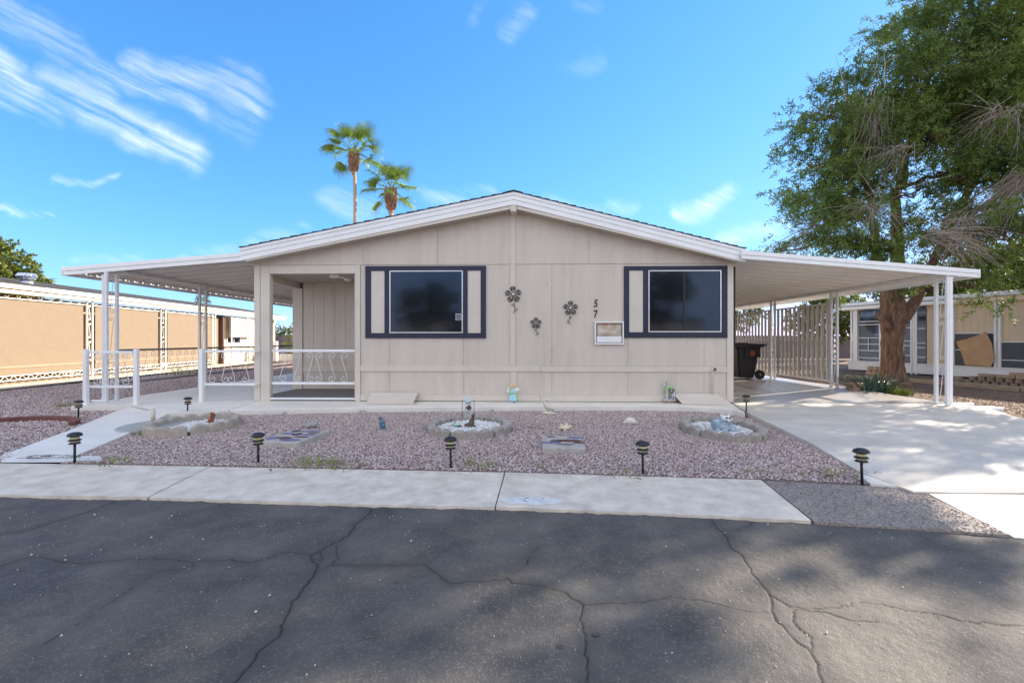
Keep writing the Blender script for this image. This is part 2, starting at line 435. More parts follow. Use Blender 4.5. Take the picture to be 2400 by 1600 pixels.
class MB:
    def __init__(s):
        s.v = []; s.f = []; s.mi = []

    def add(s, vs, fs, mi=0):
        k = len(s.v)
        s.v.extend([tuple(p) for p in vs]); s.f.extend([tuple(i + k for i in f) for f in fs]); s.mi.extend([mi] * len(fs))
        return s

    def box(s, x0, x1, y0, y1, z0, z1, mi=0, M=None):
        vs = [(x0, y0, z0), (x1, y0, z0), (x1, y1, z0), (x0, y1, z0), (x0, y0, z1), (x1, y0, z1), (x1, y1, z1), (x0, y1, z1)]
        if M is not None:
            vs = [tuple(M @ Vector(p)) for p in vs]
        return s.add(vs, [(0, 3, 2, 1), (4, 5, 6, 7), (0, 1, 5, 4), (1, 2, 6, 5), (2, 3, 7, 6), (3, 0, 4, 7)], mi)

    def prism(s, poly, z0, z1, mi=0):
        n = len(poly)
        zf0 = z0 if callable(z0) else (lambda x, y: z0)
        zf1 = z1 if callable(z1) else (lambda x, y: z1)
        vs = [(x, y, zf0(x, y)) for x, y in poly] + [(x, y, zf1(x, y)) for x, y in poly]
        a = sum(poly[i][0] * poly[(i + 1) % n][1] - poly[(i + 1) % n][0] * poly[i][1] for i in range(n))
        fs = [tuple(range(n - 1, -1, -1)), tuple(range(n, 2 * n))] + [(i, (i + 1) % n, n + (i + 1) % n, n + i) for i in range(n)]
        if a < 0:
            fs = [tuple(reversed(f)) for f in fs]
        return s.add(vs, fs, mi)

    def prism_y(s, poly, y0, y1, mi=0):
        """polygon in x,z pushed along y"""
        n = len(poly)
        vs = [(x, y0, z) for x, z in poly] + [(x, y1, z) for x, z in poly]
        a = sum(poly[i][0] * poly[(i + 1) % n][1] - poly[(i + 1) % n][0] * poly[i][1] for i in range(n))
        fs = [tuple(range(n)), tuple(range(2 * n - 1, n - 1, -1))] + [((i + 1) % n, i, n + i, n + (i + 1) % n) for i in range(n)]
        if a < 0:
            fs = [tuple(reversed(f)) for f in fs]
        return s.add(vs, fs, mi)

    def tube(s, pts, r, sides=6, mi=0, cap=True, flat=1.0):
        pts = [Vector(p) for p in pts]
        n = len(pts)
        rs = r if isinstance(r, (list, tuple)) else [r] * n
        k = len(s.v)
        prev = None
        for i, p in enumerate(pts):
            t = (pts[min(i + 1, n - 1)] - pts[max(i - 1, 0)])
            if t.length < 1e-9:
                t = Vector((0, 0, 1))
            t.normalize()
            if prev is None:
                ref = Vector((0, 1, 0)) if abs(t.y) < .9 else Vector((1, 0, 0))
                u = t.cross(ref).normalized()
            else:
                u = (prev - t * prev.dot(t))
                u = u.normalized() if u.length > 1e-6 else t.orthogonal().normalized()
            prev = u
            w = t.cross(u)
            for j in range(sides):
                a = 2 * PI * j / sides
                s.v.append(tuple(p + u * (math.cos(a) * rs[i]) + w * (math.sin(a) * rs[i] * flat)))
        for i in range(n - 1):
            for j in range(sides):
                a = k + i * sides + j; b = k + i * sides + (j + 1) % sides
                s.f.append((a, b, b + sides, a + sides)); s.mi.append(mi)
        if cap:
            s.f.append(tuple(k + j for j in range(sides - 1, -1, -1))); s.mi.append(mi)
            s.f.append(tuple(k + (n - 1) * sides + j for j in range(sides))); s.mi.append(mi)
        return s

    def lathe(s, prof, segs=20, c=(0, 0, 0), mi=0, sx=1, sy=1, M=None):
        k = len(s.v)
        for r, z in prof:
            for j in range(segs):
                a = 2 * PI * j / segs
                p = Vector((c[0] + r * math.cos(a) * sx, c[1] + r * math.sin(a) * sy, c[2] + z))
                s.v.append(tuple(M @ p) if M is not None else tuple(p))
        for i in range(len(prof) - 1):
            for j in range(segs):
                a = k + i * segs + j; b = k + i * segs + (j + 1) % segs
                s.f.append((a, b, b + segs, a + segs)); s.mi.append(mi)
        s.f.append(tuple(k + j for j in range(segs - 1, -1, -1))); s.mi.append(mi)
        s.f.append(tuple(k + (len(prof) - 1) * segs + j for j in range(segs))); s.mi.append(mi)
        return s

    def ball(s, c, r, segs=10, rings=6, mi=0, M=None):
        r = (r, r, r) if isinstance(r, (int, float)) else r
        prof = [(math.sin(PI * (i + .5) / rings), -math.cos(PI * (i + .5) / rings)) for i in range(rings)]
        prof = [(0.08, -1)] + prof + [(0.08, 1)]
        k = len(s.v)
        s.lathe(prof, segs, (0, 0, 0), mi)
        for i in range(k, len(s.v)):
            p = Vector((s.v[i][0] * r[0], s.v[i][1] * r[1], s.v[i][2] * r[2]))
            if M is not None:
                p = M @ p
            s.v[i] = (p.x + c[0], p.y + c[1], p.z + c[2])
        return s

    def build(s, name, m, parent=None, smooth=False, world=True, bevel=0.0, remesh=0.0):
        vs = s.v
        if parent is not None and world:
            r = root_of(parent).location
            vs = [(x - r[0], y - r[1], z - r[2]) for x, y, z in vs]
        me = bpy.data.meshes.new(name)
        me.from_pydata(vs, [], s.f)
        ml = m if isinstance(m, (list, tuple)) else [m]
        for q in ml:
            me.materials.append(q)
        if len(ml) > 1:
            me.polygons.foreach_set('material_index', s.mi)
        if smooth:
            me.polygons.foreach_set('use_smooth', [True] * len(me.polygons))
        me.update()
        o = link_mesh(name, me, None, parent)
        if remesh > 0:
            md = o.modifiers.new('remesh', 'REMESH'); md.mode = 'VOXEL'; md.voxel_size = remesh; md.use_smooth_shade = True
            sm = o.modifiers.new('smooth', 'SMOOTH'); sm.iterations = 4; sm.factor = .5
        if bevel > 0:
            md = o.modifiers.new('bevel', 'BEVEL'); md.width = bevel; md.segments = 2; md.limit_method = 'ANGLE'
        return o


def tagit(o, label, cat, group=None):
    o['label'] = label; o['category'] = cat
    if group:
        o['group'] = group
    return o


def thing(name, label, cat, loc=(0, 0, 0), rz=0.0, group=None):
    o = bpy.data.objects.new(name, None)
    COL.objects.link(o)
    o.location = loc; o.rotation_euler = (0, 0, rz)
    o.empty_display_size = .2
    return tagit(o, label, cat, group)


def kind(o, k):
    o['kind'] = k
    return o


def struct(name, mb, m, smooth=False, bevel=0.0):
    return kind(mb.build(name, m, None, smooth, bevel=bevel), 'structure')


KIDS = {}


def copy_tree(o, parent=None):
    c = o.copy(); COL.objects.link(c); c.parent = parent
    for ch in [x for x in bpy.data.objects if x.parent == o]:
        copy_tree(ch, c)
    return c


def text_mesh(name, body, size, m, parent, loc, extrude=.003, shear=0, offset=0.0, sx=1.0):
    cu = bpy.data.curves.new(name, 'FONT'); cu.body = body; cu.size = size; cu.extrude = extrude; cu.align_x = 'CENTER'
    cu.shear = shear; cu.offset = offset; cu.resolution_u = 4
    t = bpy.data.objects.new(name + '_curve', cu); COL.objects.link(t)
    dg = bpy.context.evaluated_depsgraph_get()
    me = bpy.data.meshes.new_from_object(t.evaluated_get(dg))
    bpy.data.objects.remove(t)
    me.materials.clear(); me.materials.append(m); me.name = name
    o = bpy.data.objects.new(name, me); COL.objects.link(o); o.parent = parent
    o.location = loc; o.rotation_euler = (R(90), 0, 0); o.scale = (sx, 1, 1)
    return o


def inst(proto, name, parent, loc=(0, 0, 0), rot=None, scale=None):
    """another object on the same mesh"""
    o = bpy.data.objects.new(name, proto.data); COL.objects.link(o)
    o.parent = parent; o.location = loc
    if rot:
        o.rotation_euler = rot
    if scale:
        o.scale = scale
    return o


def fast_mesh(name, V, F, m, parent=None, smooth=False):
    """V (n,3) array, F (k,3|4) array"""
    me = bpy.data.meshes.new(name)
    n, k, c = len(V), len(F), F.shape[1]
    me.vertices.add(n); me.loops.add(k * c); me.polygons.add(k)
    me.vertices.foreach_set('co', np.asarray(V, dtype=np.float32).ravel())
    me.loops.foreach_set('vertex_index', np.asarray(F, dtype=np.int32).ravel())
    me.polygons.foreach_set('loop_start', np.arange(0, k * c, c, dtype=np.int32))
    me.polygons.foreach_set('loop_total', np.full(k, c, dtype=np.int32))
    if smooth:
        me.polygons.foreach_set('use_smooth', np.ones(k, dtype=bool))
    me.update(calc_edges=True)
    me.materials.append(m)
    return link_mesh(name, me, m, parent)


RNG = np.random.default_rng(7)
random.seed(11)


def inpoly(P, poly):
    x, y = P[:, 0], P[:, 1]
    c = np.zeros(len(P), bool)
    n = len(poly)
    for i in range(n):
        x0, y0 = poly[i]; x1, y1 = poly[(i + 1) % n]
        if y0 == y1:
            continue
        t = ((y0 > y) != (y1 > y)) & (x < (x1 - x0) * (y - y0) / (y1 - y0) + x0)
        c ^= t
    return c


def stones(name, poly, z, dens, size, m, parent=None, fall=None, flat=.65, zfn=None, holes=()):
    xs = [p[0] for p in poly]; ys = [p[1] for p in poly]
    A = (max(xs) - min(xs)) * (max(ys) - min(ys))
    n = int(A * dens)
    P = np.column_stack([RNG.uniform(min(xs), max(xs), n), RNG.uniform(min(ys), max(ys), n)])
    keep = inpoly(P, poly)
    for h in holes:
        keep &= ((P[:, 0] - h[0]) / h[2]) ** 2 + ((P[:, 1] - h[1]) / h[3]) ** 2 > 1
    if fall:
        keep &= RNG.uniform(0, 1, n) < fall(P)
    P = P[keep]; n = len(P)
    base = np.array([(1, 0, 0), (0, 1, 0), (-1, 0, 0), (0, -1, 0), (0, 0, 1), (0, 0, -1)], float)
    F0 = np.array([(0, 1, 4), (1, 2, 4), (2, 3, 4), (3, 0, 4), (1, 0, 5), (2, 1, 5), (3, 2, 5), (0, 3, 5)])
    s = size * RNG.uniform(.55, 1.35, (n, 1, 1)) * RNG.uniform(.6, 1.3, (n, 1, 3))
    V = base[None] * s + RNG.normal(0, .22, (n, 6, 3)) * s * .8
    # random rotation
    q = RNG.normal(size=(n, 4)); q /= np.linalg.norm(q, axis=1, keepdims=True)
    w, x, y, zq = q.T
    Rm = np.stack([np.stack([1 - 2 * (y * y + zq * zq), 2 * (x * y - zq * w), 2 * (x * zq + y * w)], -1),
                   np.stack([2 * (x * y + zq * w), 1 - 2 * (x * x + zq * zq), 2 * (y * zq - x * w)], -1),
                   np.stack([2 * (x * zq - y * w), 2 * (y * zq + x * w), 1 - 2 * (x * x + y * y)], -1)], 1)
    V = np.einsum('nij,nkj->nki', Rm, V)
    V[:, :, 2] *= flat
    V[:, :, 0] += P[:, 0, None]; V[:, :, 1] += P[:, 1, None]
    zz = z if zfn is None else zfn(P)[:, None]
    V[:, :, 2] += zz + RNG.uniform(-.3, .5, (n, 1)) * size
    V = V.reshape(-1, 3)
    if parent is not None:
        V = V - np.array(root_of(parent).location)
    F = (F0[None] + (np.arange(n) * 6)[:, None, None]).reshape(-1, 3)
    return kind(fast_mesh(name, V, F, m, parent), 'stuff')


def leaf_quads(P, D, Ln, Wd, droop=0.0):
    """diamond leaves: base P, unit direction D, length, width"""
    n = len(P)
    rnd = RNG.normal(size=(n, 3))
    S = np.cross(D, rnd); S /= np.linalg.norm(S, axis=1, keepdims=True) + 1e-9
    Ln = np.asarray(Ln).reshape(-1, 1) if np.ndim(Ln) else Ln
    mid = P + D * Ln * .45
    tip = P + D * Ln
    tip[:, 2] -= droop
    V = np.stack([P, mid + S * Wd * .5, tip, mid - S * Wd * .5], 1).reshape(-1, 3)
    F = np.arange(n * 4).reshape(-1, 4)
    return V, F


def foliage(lobes, per_m3, leaf=(.11, .024), spray=.5, nleaf=22, hollow=.45, grav=.25, clump=0, cr=.2):
    """sprays of narrow leaves spread through ellipsoids (x,y,z,rx,ry,rz,density)"""
    Ps, Ds = [], []
    for lb in lobes:
        x, y, z, rx, ry, rz = lb[:6]; dn = lb[6] if len(lb) > 6 else 1.0
        n = max(6, int(4.19 * rx * ry * rz * per_m3 * dn))
        d = RNG.normal(size=(n, 3)); d /= np.linalg.norm(d, axis=1, keepdims=True)
        rr = (hollow ** 3 + (1 - hollow ** 3) * RNG.uniform(0, 1, n)) ** (1 / 3.)
        # lumpy outline
        lump = 1 + .22 * np.sin(d[:, 0] * 7 + x) * np.sin(d[:, 2] * 6 + z) + .12 * np.sin(d[:, 1] * 13 + y)
        c = d * rr[:, None] * lump[:, None] * np.array([rx, ry, rz]) + np.array([x, y, z])
        if clump:
            k = max(5, n // clump)
            cc = c[:k]
            j = RNG.integers(0, k, n)
            sz_ = RNG.uniform(.6, 1.5, (k, 1))[j]
            c = cc[j] + RNG.normal(0, cr, (n, 3)) * np.array([1.25, 1.25, .7]) * sz_
            d = d[:k][j]
        dirs = d * .8 + RNG.normal(size=(n, 3)) * .6; dirs[:, 2] -= grav
        dirs /= np.linalg.norm(dirs, axis=1, keepdims=True)
        sl = spray * RNG.uniform(.5, 1.2, n)
        t = RNG.uniform(0, 1, (n, nleaf))
        p = c[:, None, :] + dirs[:, None, :] * (t * sl[:, None])[:, :, None] + RNG.normal(0, .05, (n, nleaf, 3)) * spray
        ld = dirs[:, None, :] * .7 + RNG.normal(size=(n, nleaf, 3)) * .65
        ld /= np.linalg.norm(ld, axis=2, keepdims=True)
        Ps.append(p.reshape(-1, 3)); Ds.append(ld.reshape(-1, 3))
    P = np.concatenate(Ps); D = np.concatenate(Ds)
    return leaf_quads(P, D, leaf[0] * RNG.uniform(.6, 1.3, len(P)), leaf[1])


def curve_pts(p0, p1, bend=(0, 0, 0), n=8, wob=0.0):
    p0, p1, b = Vector(p0), Vector(p1), Vector(bend)
    out = []
    for i in range(n + 1):
        t = i / n
        p = p0.lerp(p1, t) + b * (4 * t * (1 - t))
        if 0 < i < n and wob:
            p += Vector((random.gauss(0, wob), random.gauss(0, wob), random.gauss(0, wob)))
        out.append(p)
    return out


def spiral(c, r0, turns, a0, sgn, n=16, r1=.12):
    """2-D spiral that starts at radius r0 (angle a0) and winds inwards"""
    return [(c[0] + (r0 * (1 - (1 - r1) * i / n)) * math.cos(a0 + sgn * turns * 2 * PI * i / n),
             c[1] + (r0 * (1 - (1 - r1) * i / n)) * math.sin(a0 + sgn * turns * 2 * PI * i / n)) for i in range(n + 1)]


def s_scroll(w, h, rt, rb, mirror=1, turns=1.15, n=12):
    """wrought-iron S: top curl, slanting bar, bottom curl; in a (w,h) box; 2-D points, origin bottom-left"""
    ct = (w * .42, h - rt); cb = (w * .60, rb)
    top = spiral(ct, rt, turns, PI * 0.0, 1, n)      # starts right side, goes over the top, curls in
    bot = spiral(cb, rb, turns, PI * 1.0, 1, n)      # starts left side, goes under, curls in
    pts = list(reversed(top)) + bot
    if mirror < 0:
        pts = [(w - x, y) for x, y in pts]
    return pts


# ================================================================== THE SETTING
# broad ground
b = MB(); b.add([(-400, -400, -.20), (400, -400, -.20), (400, 500, -.20), (-400, 500, -.20)], [(0, 1, 2, 3)])
struct('ground', b, DIRT)

# street: fine grid with real grooves where the photograph has cracks
CR = [
 [(-3.9,2.6),(-3.22,2.72),(-3.21,2.83),(-3.13,2.86),(-2.88,2.78),(-2.70,2.77),(-2.55,2.82),(-2.38,2.84),(-2.16,2.81),(-2.06,2.81),(-1.89,2.84),(-1.71,2.80),(-1.64,2.87),(-1.56,2.96),(-1.39,2.92)],
 [(-1.26,3.80),(-1.24,3.64),(-1.27,3.44),(-1.25,3.21),(-1.30,3.10),(-1.34,2.99),(-1.39,2.92),(-1.29,2.80),(-1.24,2.67),(-1.24,2.50),(-1.23,2.40),(-1.20,2.24),(-1.16,2.13),(-1.19,2.01),(-1.17,1.92),(-1.19,1.81),(-1.18,1.6)],
 [(-1.27,3.05),(-1.18,2.88),(-1.20,2.80),(-1.25,2.69)],
 [(-1.34,2.99),(-1.28,2.85),(-1.37,2.88)],
 [(-1.17,2.80),(-1.03,2.80),(-0.93,2.82),(-0.81,2.79),(-0.62,2.82),(-0.52,2.71),(-0.42,2.60),(-0.26,2.62),(-0.10,2.65),(-0.07,2.60)],
 [(-3.53,3.93),(-3.53,3.72),(-3.55,3.57),(-3.62,3.40),(-3.64,3.24),(-3.75,3.16),(-4.3,3.0)],
 [(-2.06,2.80),(-2.03,2.74),(-2.18,2.68),(-2.20,2.54),(-2.20,2.41),(-2.17,2.24),(-2.19,2.12),(-2.19,2.02)],
 [(-0.07,2.60),(0.06,2.60),(0.15,2.56),(0.23,2.50),(0.28,2.44),(0.31,2.40),(0.28,2.27),(0.29,2.12),(0.27,1.99),(0.25,1.6)],
 [(0.31,2.40),(0.49,2.42),(0.68,2.45),(0.79,2.49),(0.94,2.46),(1.07,2.41),(1.16,2.36),(1.26,2.36)],
 [(1.45,3.57),(1.43,3.39),(1.42,3.24),(1.38,3.06),(1.40,2.95),(1.36,2.73),(1.34,2.53),(1.37,2.46),(1.43,2.40),(1.54,2.36),(1.63,2.31),(1.75,2.30)],
 [(1.34,2.53),(1.30,2.42),(1.25,2.30),(1.25,2.21),(1.26,2.13),(1.28,2.07),(1.27,1.99),(1.23,1.95),(1.21,1.88),(1.15,1.6)],
 [(1.43,2.40),(1.38,2.37),(1.33,2.28),(1.34,2.20),(1.34,2.15),(1.28,2.07)],
 [(1.43,2.40),(1.64,2.42),(1.74,2.46),(1.88,2.45),(2.01,2.39),(2.13,2.36),(2.16,2.31),(2.30,2.30),(2.43,2.28),(2.9,2.2)],
 [(1.75,3.56),(1.68,3.45),(1.54,3.37),(1.43,3.35)],
 [(0.11,3.09),(0.05,2.98),(0.02,2.83),(-0.07,2.71)],
]
CRW = [1.0, 1.5, .7, .7, 1.0, 1.1, .55, 1.15, .9, 1.2, 1.3, .9, .9, .9, .6]
STZ = -.125
step = .0075
gx = np.arange(-5.4, 5.6, step); gy = np.arange(1.35, 4.2, step)
GX, GY = np.meshgrid(gx, gy)
px_, py_ = GX.ravel(), GY.ravel()
dmin = np.full(len(px_), 9.0); dn = np.full(len(px_), 9.0)
for poly, wgt in zip(CR, CRW):
    # subdivide and jitter the line so that it wanders like a real crack
    q = []
    for (x0, y0), (x1, y1) in zip(poly, poly[1:]):
        k = max(2, int(math.hypot(x1 - x0, y1 - y0) / .035))
        for i in range(k):
            t = i / k
            q.append((x0 + (x1 - x0) * t + random.gauss(0, .006), y0 + (y1 - y0) * t + random.gauss(0, .006)))
    q.append(poly[-1])
    for (x0, y0), (x1, y1) in zip(q, q[1:]):
        bx0, bx1 = min(x0, x1) - .16, max(x0, x1) + .16
        by0, by1 = min(y0, y1) - .16, max(y0, y1) + .16
        i0, i1 = np.searchsorted(gx, bx0), np.searchsorted(gx, bx1)
        j0, j1 = np.searchsorted(gy, by0), np.searchsorted(gy, by1)
        if i1 <= i0 or j1 <= j0:
            continue
        idx = (np.arange(j0, j1)[:, None] * len(gx) + np.arange(i0, i1)[None]).ravel()
        xx, yy = px_[idx], py_[idx]
        dx, dy = x1 - x0, y1 - y0
        t = np.clip(((xx - x0) * dx + (yy - y0) * dy) / (dx * dx + dy * dy + 1e-9), 0, 1)
        d = np.hypot(xx - x0 - t * dx, yy - y0 - t * dy)
        dmin[idx] = np.minimum(dmin[idx], d / wgt); dn[idx] = np.minimum(dn[idx], d)


def vnoise(x, y, sc_, seed):
    r = np.random.default_rng(seed)
    T = r.uniform(-1, 1, (64, 64))
    u, v = x * sc_, y * sc_
    i, j = np.floor(u).astype(int), np.floor(v).astype(int)
    fu, fv = u - i, v - j
    fu = fu * fu * (3 - 2 * fu); fv = fv * fv * (3 - 2 * fv)
    g = lambda a, b_: T[a % 64, b_ % 64]
    return (g(i, j) * (1 - fu) + g(i + 1, j) * fu) * (1 - fv) + (g(i, j + 1) * (1 - fu) + g(i + 1, j + 1) * fu) * fv


zz = STZ + .006 * vnoise(px_, py_, 1.3, 1) + .002 * vnoise(px_, py_, 6, 2) + .0014 * vnoise(px_, py_, 40, 3)
core = np.clip(1 - dmin / .0046, 0, 1)
band = np.clip(1 - dn / (.075 + .03 * vnoise(px_, py_, 5, 4)), 0, 1)
zz -= .008 * core ** .7 + .0015 * np.clip(1 - dn / .07, 0, 1)
ny, nx = GX.shape
ii = (np.arange(ny - 1)[:, None] * nx + np.arange(nx - 1)[None]).ravel()
F = np.stack([ii, ii + 1, ii + nx + 1, ii + nx], 1)
stt = fast_mesh('street', np.stack([px_, py_, zz], 1), F, ASPH, None, True)
ca = stt.data.color_attributes.new('crack', 'FLOAT_COLOR', 'POINT')
cd = np.zeros((len(px_), 4), np.float32)
cd[:, 0] = np.clip(core * 1.6, 0, 1); cd[:, 1] = np.clip(band * 1.5, 0, 1); cd[:, 3] = 1
ca.data.foreach_set('color', cd.ravel())
kind(stt, 'structure')
b = MB()
for (x0, x1, y0, y1) in ((-60, 60, -6, 1.352), (-60, -5.398, 1.352, 4.25), (5.583, 60, 1.352, 4.2)):
    b.add([(x0, y0, STZ - .006), (x1, y0, STZ - .006), (x1, y1, STZ - .006), (x0, y1, STZ - .006)], [(0, 1, 2, 3)])
struct('street_continuation', b, ASPH)

# sidewalk slabs with open joints
walk_far = [(-14, 5.0), (-5.84, 4.9), (-5.07, 4.88), (-3.38, 4.83), (-1.7, 4.77), (-.20, 4.7), (1.37, 4.58), (2.32, 4.51)]
walk_near = [(-14, 3.98), (-4.6, 3.90), (-3.27, 3.88), (-1.27, 3.76), (-.22, 3.73), (1.08, 3.62), (2.18, 3.50)]


def lerpline(line, x):
    for (x0, y0), (x1, y1) in zip(line, line[1:]):
        if x <= x1 or (x1, y1) == line[-1]:
            return y0 + (y1 - y0) * (x - x0) / (x1 - x0)


sw = thing('sidewalk', 'x', 'x', (-2, 4.3, -.1))
del sw['label']; del sw['category']; kind(sw, 'structure')
cuts = [(-14, -14), (-9.8, -9.7), (-6.7, -6.6), (-3.39, -3.27), (-.195, -.235), (2.32, 2.18)]
for (f0, n0), (f1, n1) in zip(cuts, cuts[1:]):
    g = .006
    far = [(f0 + g + (f1 - f0 - 2 * g) * i / 8, 0) for i in range(9)]
    far = [(x, lerpline(walk_far, x)) for x, _ in far]
    k = max(8, int((n1 - n0) / .045))
    near = [(n1 - g - (n1 - n0 - 2 * g) * i / k, 0) for i in range(k + 1)]
    near = [(x, lerpline(walk_near, x) + (random.gauss(0, .006) if -5 < x < 3 else 0)) for x, _ in near]
    mb = MB(); mb.prism(far + near, -.19, -.10 + random.uniform(-.003, .003))
    mb.build('slab', WALK, sw)

# exposed-aggregate strip and apron
agg_poly = [(2.335, 4.50), (2.20, 3.50), (2.6, 3.44), (3.05, 3.375), (3.42, 3.29), (3.60, 4.28), (3.22, 4.37)]
b = MB(); b.prism(agg_poly, -.19, -.105)
struct('aggregate_strip', b, AGG)
stones('aggregate_pebbles', agg_poly, -.104, 2600, .0075, mat('aggregate_pebble', (.50, .42, .38), .8, c2=(.15, .12, .12), scale=5, island=.9), None, flat=.5)
b = MB(); b.prism([(3.44, 3.285), (7.4, 2.75), (7.5, 4.05), (4.4, 4.14), (3.62, 4.275)], -.20, lambda x, y: -.120 + .022 * (y - 3.2))
struct('driveway_apron', b, DRIVE)


def slab_rows(rows, name, m, thick=.12):
    """rows: (y, xl, xr, z) from front to back"""
    mb = MB()
    for (y0, a0, b0, z0), (y1, a1, b1, z1) in zip(rows, rows[1:]):
        mb.add([(a0, y0, z0), (b0, y0, z0), (b1, y1, z1), (a1, y1, z1), (a0, y0, z0 - thick), (b0, y0, z0 - thick), (b1, y1, z1 - thick), (a1, y1, z1 - thick)],
               [(0, 1, 2, 3), (4, 0, 3, 7), (1, 5, 6, 2)])
    y0, a0, b0, z0 = rows[0]
    mb.add([(a0, y0, z0), (b0, y0, z0), (b0, y0, z0 - thick), (a0, y0, z0 - thick)], [(3, 2, 1, 0)])
    return struct(name, mb, m)


slab_rows([(4.15, 3.47, 7.45, -.085), (4.73, 3.42, 7.55, -.075), (5.93, 3.67, 7.75, -.05), (7.2, 3.82, 8.0, -.03), (7.85, 3.90, 8.25, -.02), (8.7, 4.06, 8.62, -.006), (9.235, 4.18, 8.5, -.002)], 'driveway', DRIVE)
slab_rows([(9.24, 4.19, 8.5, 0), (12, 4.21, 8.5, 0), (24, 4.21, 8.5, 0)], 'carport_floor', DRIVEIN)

# painted walks and slabs
b = MB(); b.prism([(-8.68, 8.5), (-7.44, 8.49), (-6.85, 8.12), (-6.22, 7.79), (-5.31, 8.05), (-5.515, 9.2), (-5.52, 24), (-8.68, 24)], -.14, 0)
struct('patio_slab', b, SLAB)
front = [(-5.30, 8.06), (-4.2, 8.24), (-3.02, 8.42), (-1.8, 8.56), (-.55, 8.64), (.8, 8.72), (2.24, 8.78), (3.1, 8.76), (3.55, 8.62), (3.78, 8.36), (3.86, 8.05), (4.03, 8.75), (4.17, 9.3), (4.17, 9.5), (-5.5, 9.5), (-5.505, 9.2)]
b = MB(); b.prism(front, -.14, -.001)
struct('front_walk', b, SLAB, bevel=.012)
b = MB()
rows = [((-5.80, 4.90), (-5.14, 4.92)), ((-6.11, 5.16), (-5.23, 5.18)), ((-6.6, 6.4), (-5.64, 6.42)), ((-7.3, 7.95), (-6.19, 7.76)), ((-7.5, 8.46), (-6.9, 8.10))]
for (l0, r0), (l1, r1) in zip(rows, rows[1:]):
    zf = lambda y: -.092 + (y - 4.9) / 3.5 * .086
    b.add([(*l0, zf(l0[1])), (*r0, zf(r0[1])), (*r1, zf(r1[1])), (*l1, zf(l1[1])), (*l0, -.2), (*r0, -.2), (*r1, -.2), (*l1, -.2)],
          [(0, 1, 2, 3), (4, 0, 3, 7), (1, 5, 6, 2)])
struct('walkway', b, SLAB)
b = MB(); b.prism([(-5.13, 4.93), (-4.72, 4.98), (-4.92, 5.16), (-5.22, 5.16)], -.15, -.082)
struct('corner_slab', b, SLAB)
b = MB(); b.prism([(3.36, 4.72), (3.45, 4.62), (3.47, 4.30), (3.26, 4.37)], -.15, -.084)
struct('corner_slab', b, SLAB)

# gravel beds
front_bed = [(-5.10, 4.90), (-5.24, 5.18), (-5.65, 6.42), (-6.19, 7.76), (-5.3, 8.04), (-3.02, 8.40), (-.55, 8.62), (2.24, 8.76), (3.4, 8.66), (3.8, 8.2), (3.89, 7.85), (3.66, 5.93), (3.41, 4.73), (3.23, 4.38), (2.33, 4.52), (1.37, 4.59), (-.2, 4.71), (-1.7, 4.78)]
left_bed = [(-5.85, 4.93), (-6.6, 6.4), (-7.3, 7.95), (-7.5, 8.46), (-8.7, 8.48), (-8.7, 30), (-14.4, 30), (-13.8, 12), (-13.8, 5.0)]
b = MB(); b.prism(front_bed, -.19, -.098)
struct('gravel_bed', b, BED)
b = MB(); b.prism(left_bed, -.19, -.098)
struct('gravel_yard', b, BED)
RINGS = [(-.82, 6.88, .70, .70), (2.92, 6.82, .60, .78), (-5.02, 6.85, .58, .68)]
stones('gravel', front_bed, -.092, 3500, .0118, STONE, holes=[(x, y, a * .93, b_ * .93) for x, y, a, b_ in RINGS])
stones('spilled_gravel', [(-5.0, 4.91), (-1.7, 4.80), (2.3, 4.54), (2.25, 4.30), (-1.7, 4.55), (-4.9, 4.68)], -.094, 260, .008, STONE, fall=lambda P: np.clip((P[:, 1] - (4.62 - .05 * (P[:, 0] + 1.7))) * 6, 0, 1))
stones('yard_gravel', left_bed, -.092, 1500, .0165, STONE, fall=lambda P: np.clip(1.25 - (P[:, 1] - 5) / 12, .12, 1) * np.clip(1.3 - (-P[:, 0] - 8) / 9, .2, 1))
# right-hand dirt yard
b = MB(); b.prism([(8.52, 24), (8.51, 9.2), (8.64, 8.72), (8.27, 7.85), (8.02, 7.2), (7.57, 4.73), (7.46, 4.0), (30, 4.0), (30, 40), (8.52, 40)], -.19, -.062)
struct('dirt_yard', b, DIRT)
stones('yard_litter', [(8.55, 24), (8.55, 9.2), (8.75, 8.72), (8.1, 7.2), (7.6, 4.4), (14, 4.4), (14, 22)], -.058, 420, .012, mat('litter_chip', (.26, .17, .12), .9, c2=(.10, .06, .045), scale=5, island=.9), fall=lambda P: np.clip(1.3 - (P[:, 1] - 5) / 16, .2, 1))

# ================================================================== THE HOUSE
F_ = 9.3
RX, RZ = -.20, 4.18                    # ridge
LX, LZ = -5.70, 3.096                  # left eave (top of fascia at y = 9)
EX, EZ = 4.32, 3.025                   # right eave
slL = (RZ - LZ) / (RX - LX); slR = (RZ - EZ) / (EX - RX)


def ztop(x):
    return RZ - (RX - x) * slL if x < RX else RZ - (x - RX) * slR


def zsoff(x):                          # underside of the eave
    if x < RX:
        return 3.86 - (RX - x) * .1905
    return 3.86 - (x - RX) * .2440


house = thing('mobile_home', 'beige double-wide mobile home with navy-framed windows and a low gable roof', 'house', (-.2, 9.3, 0))
GL = [(-2.747, -1.258, 1.41, 2.666), (2.526, 3.962, 1.425, 2.654)]      # glass openings


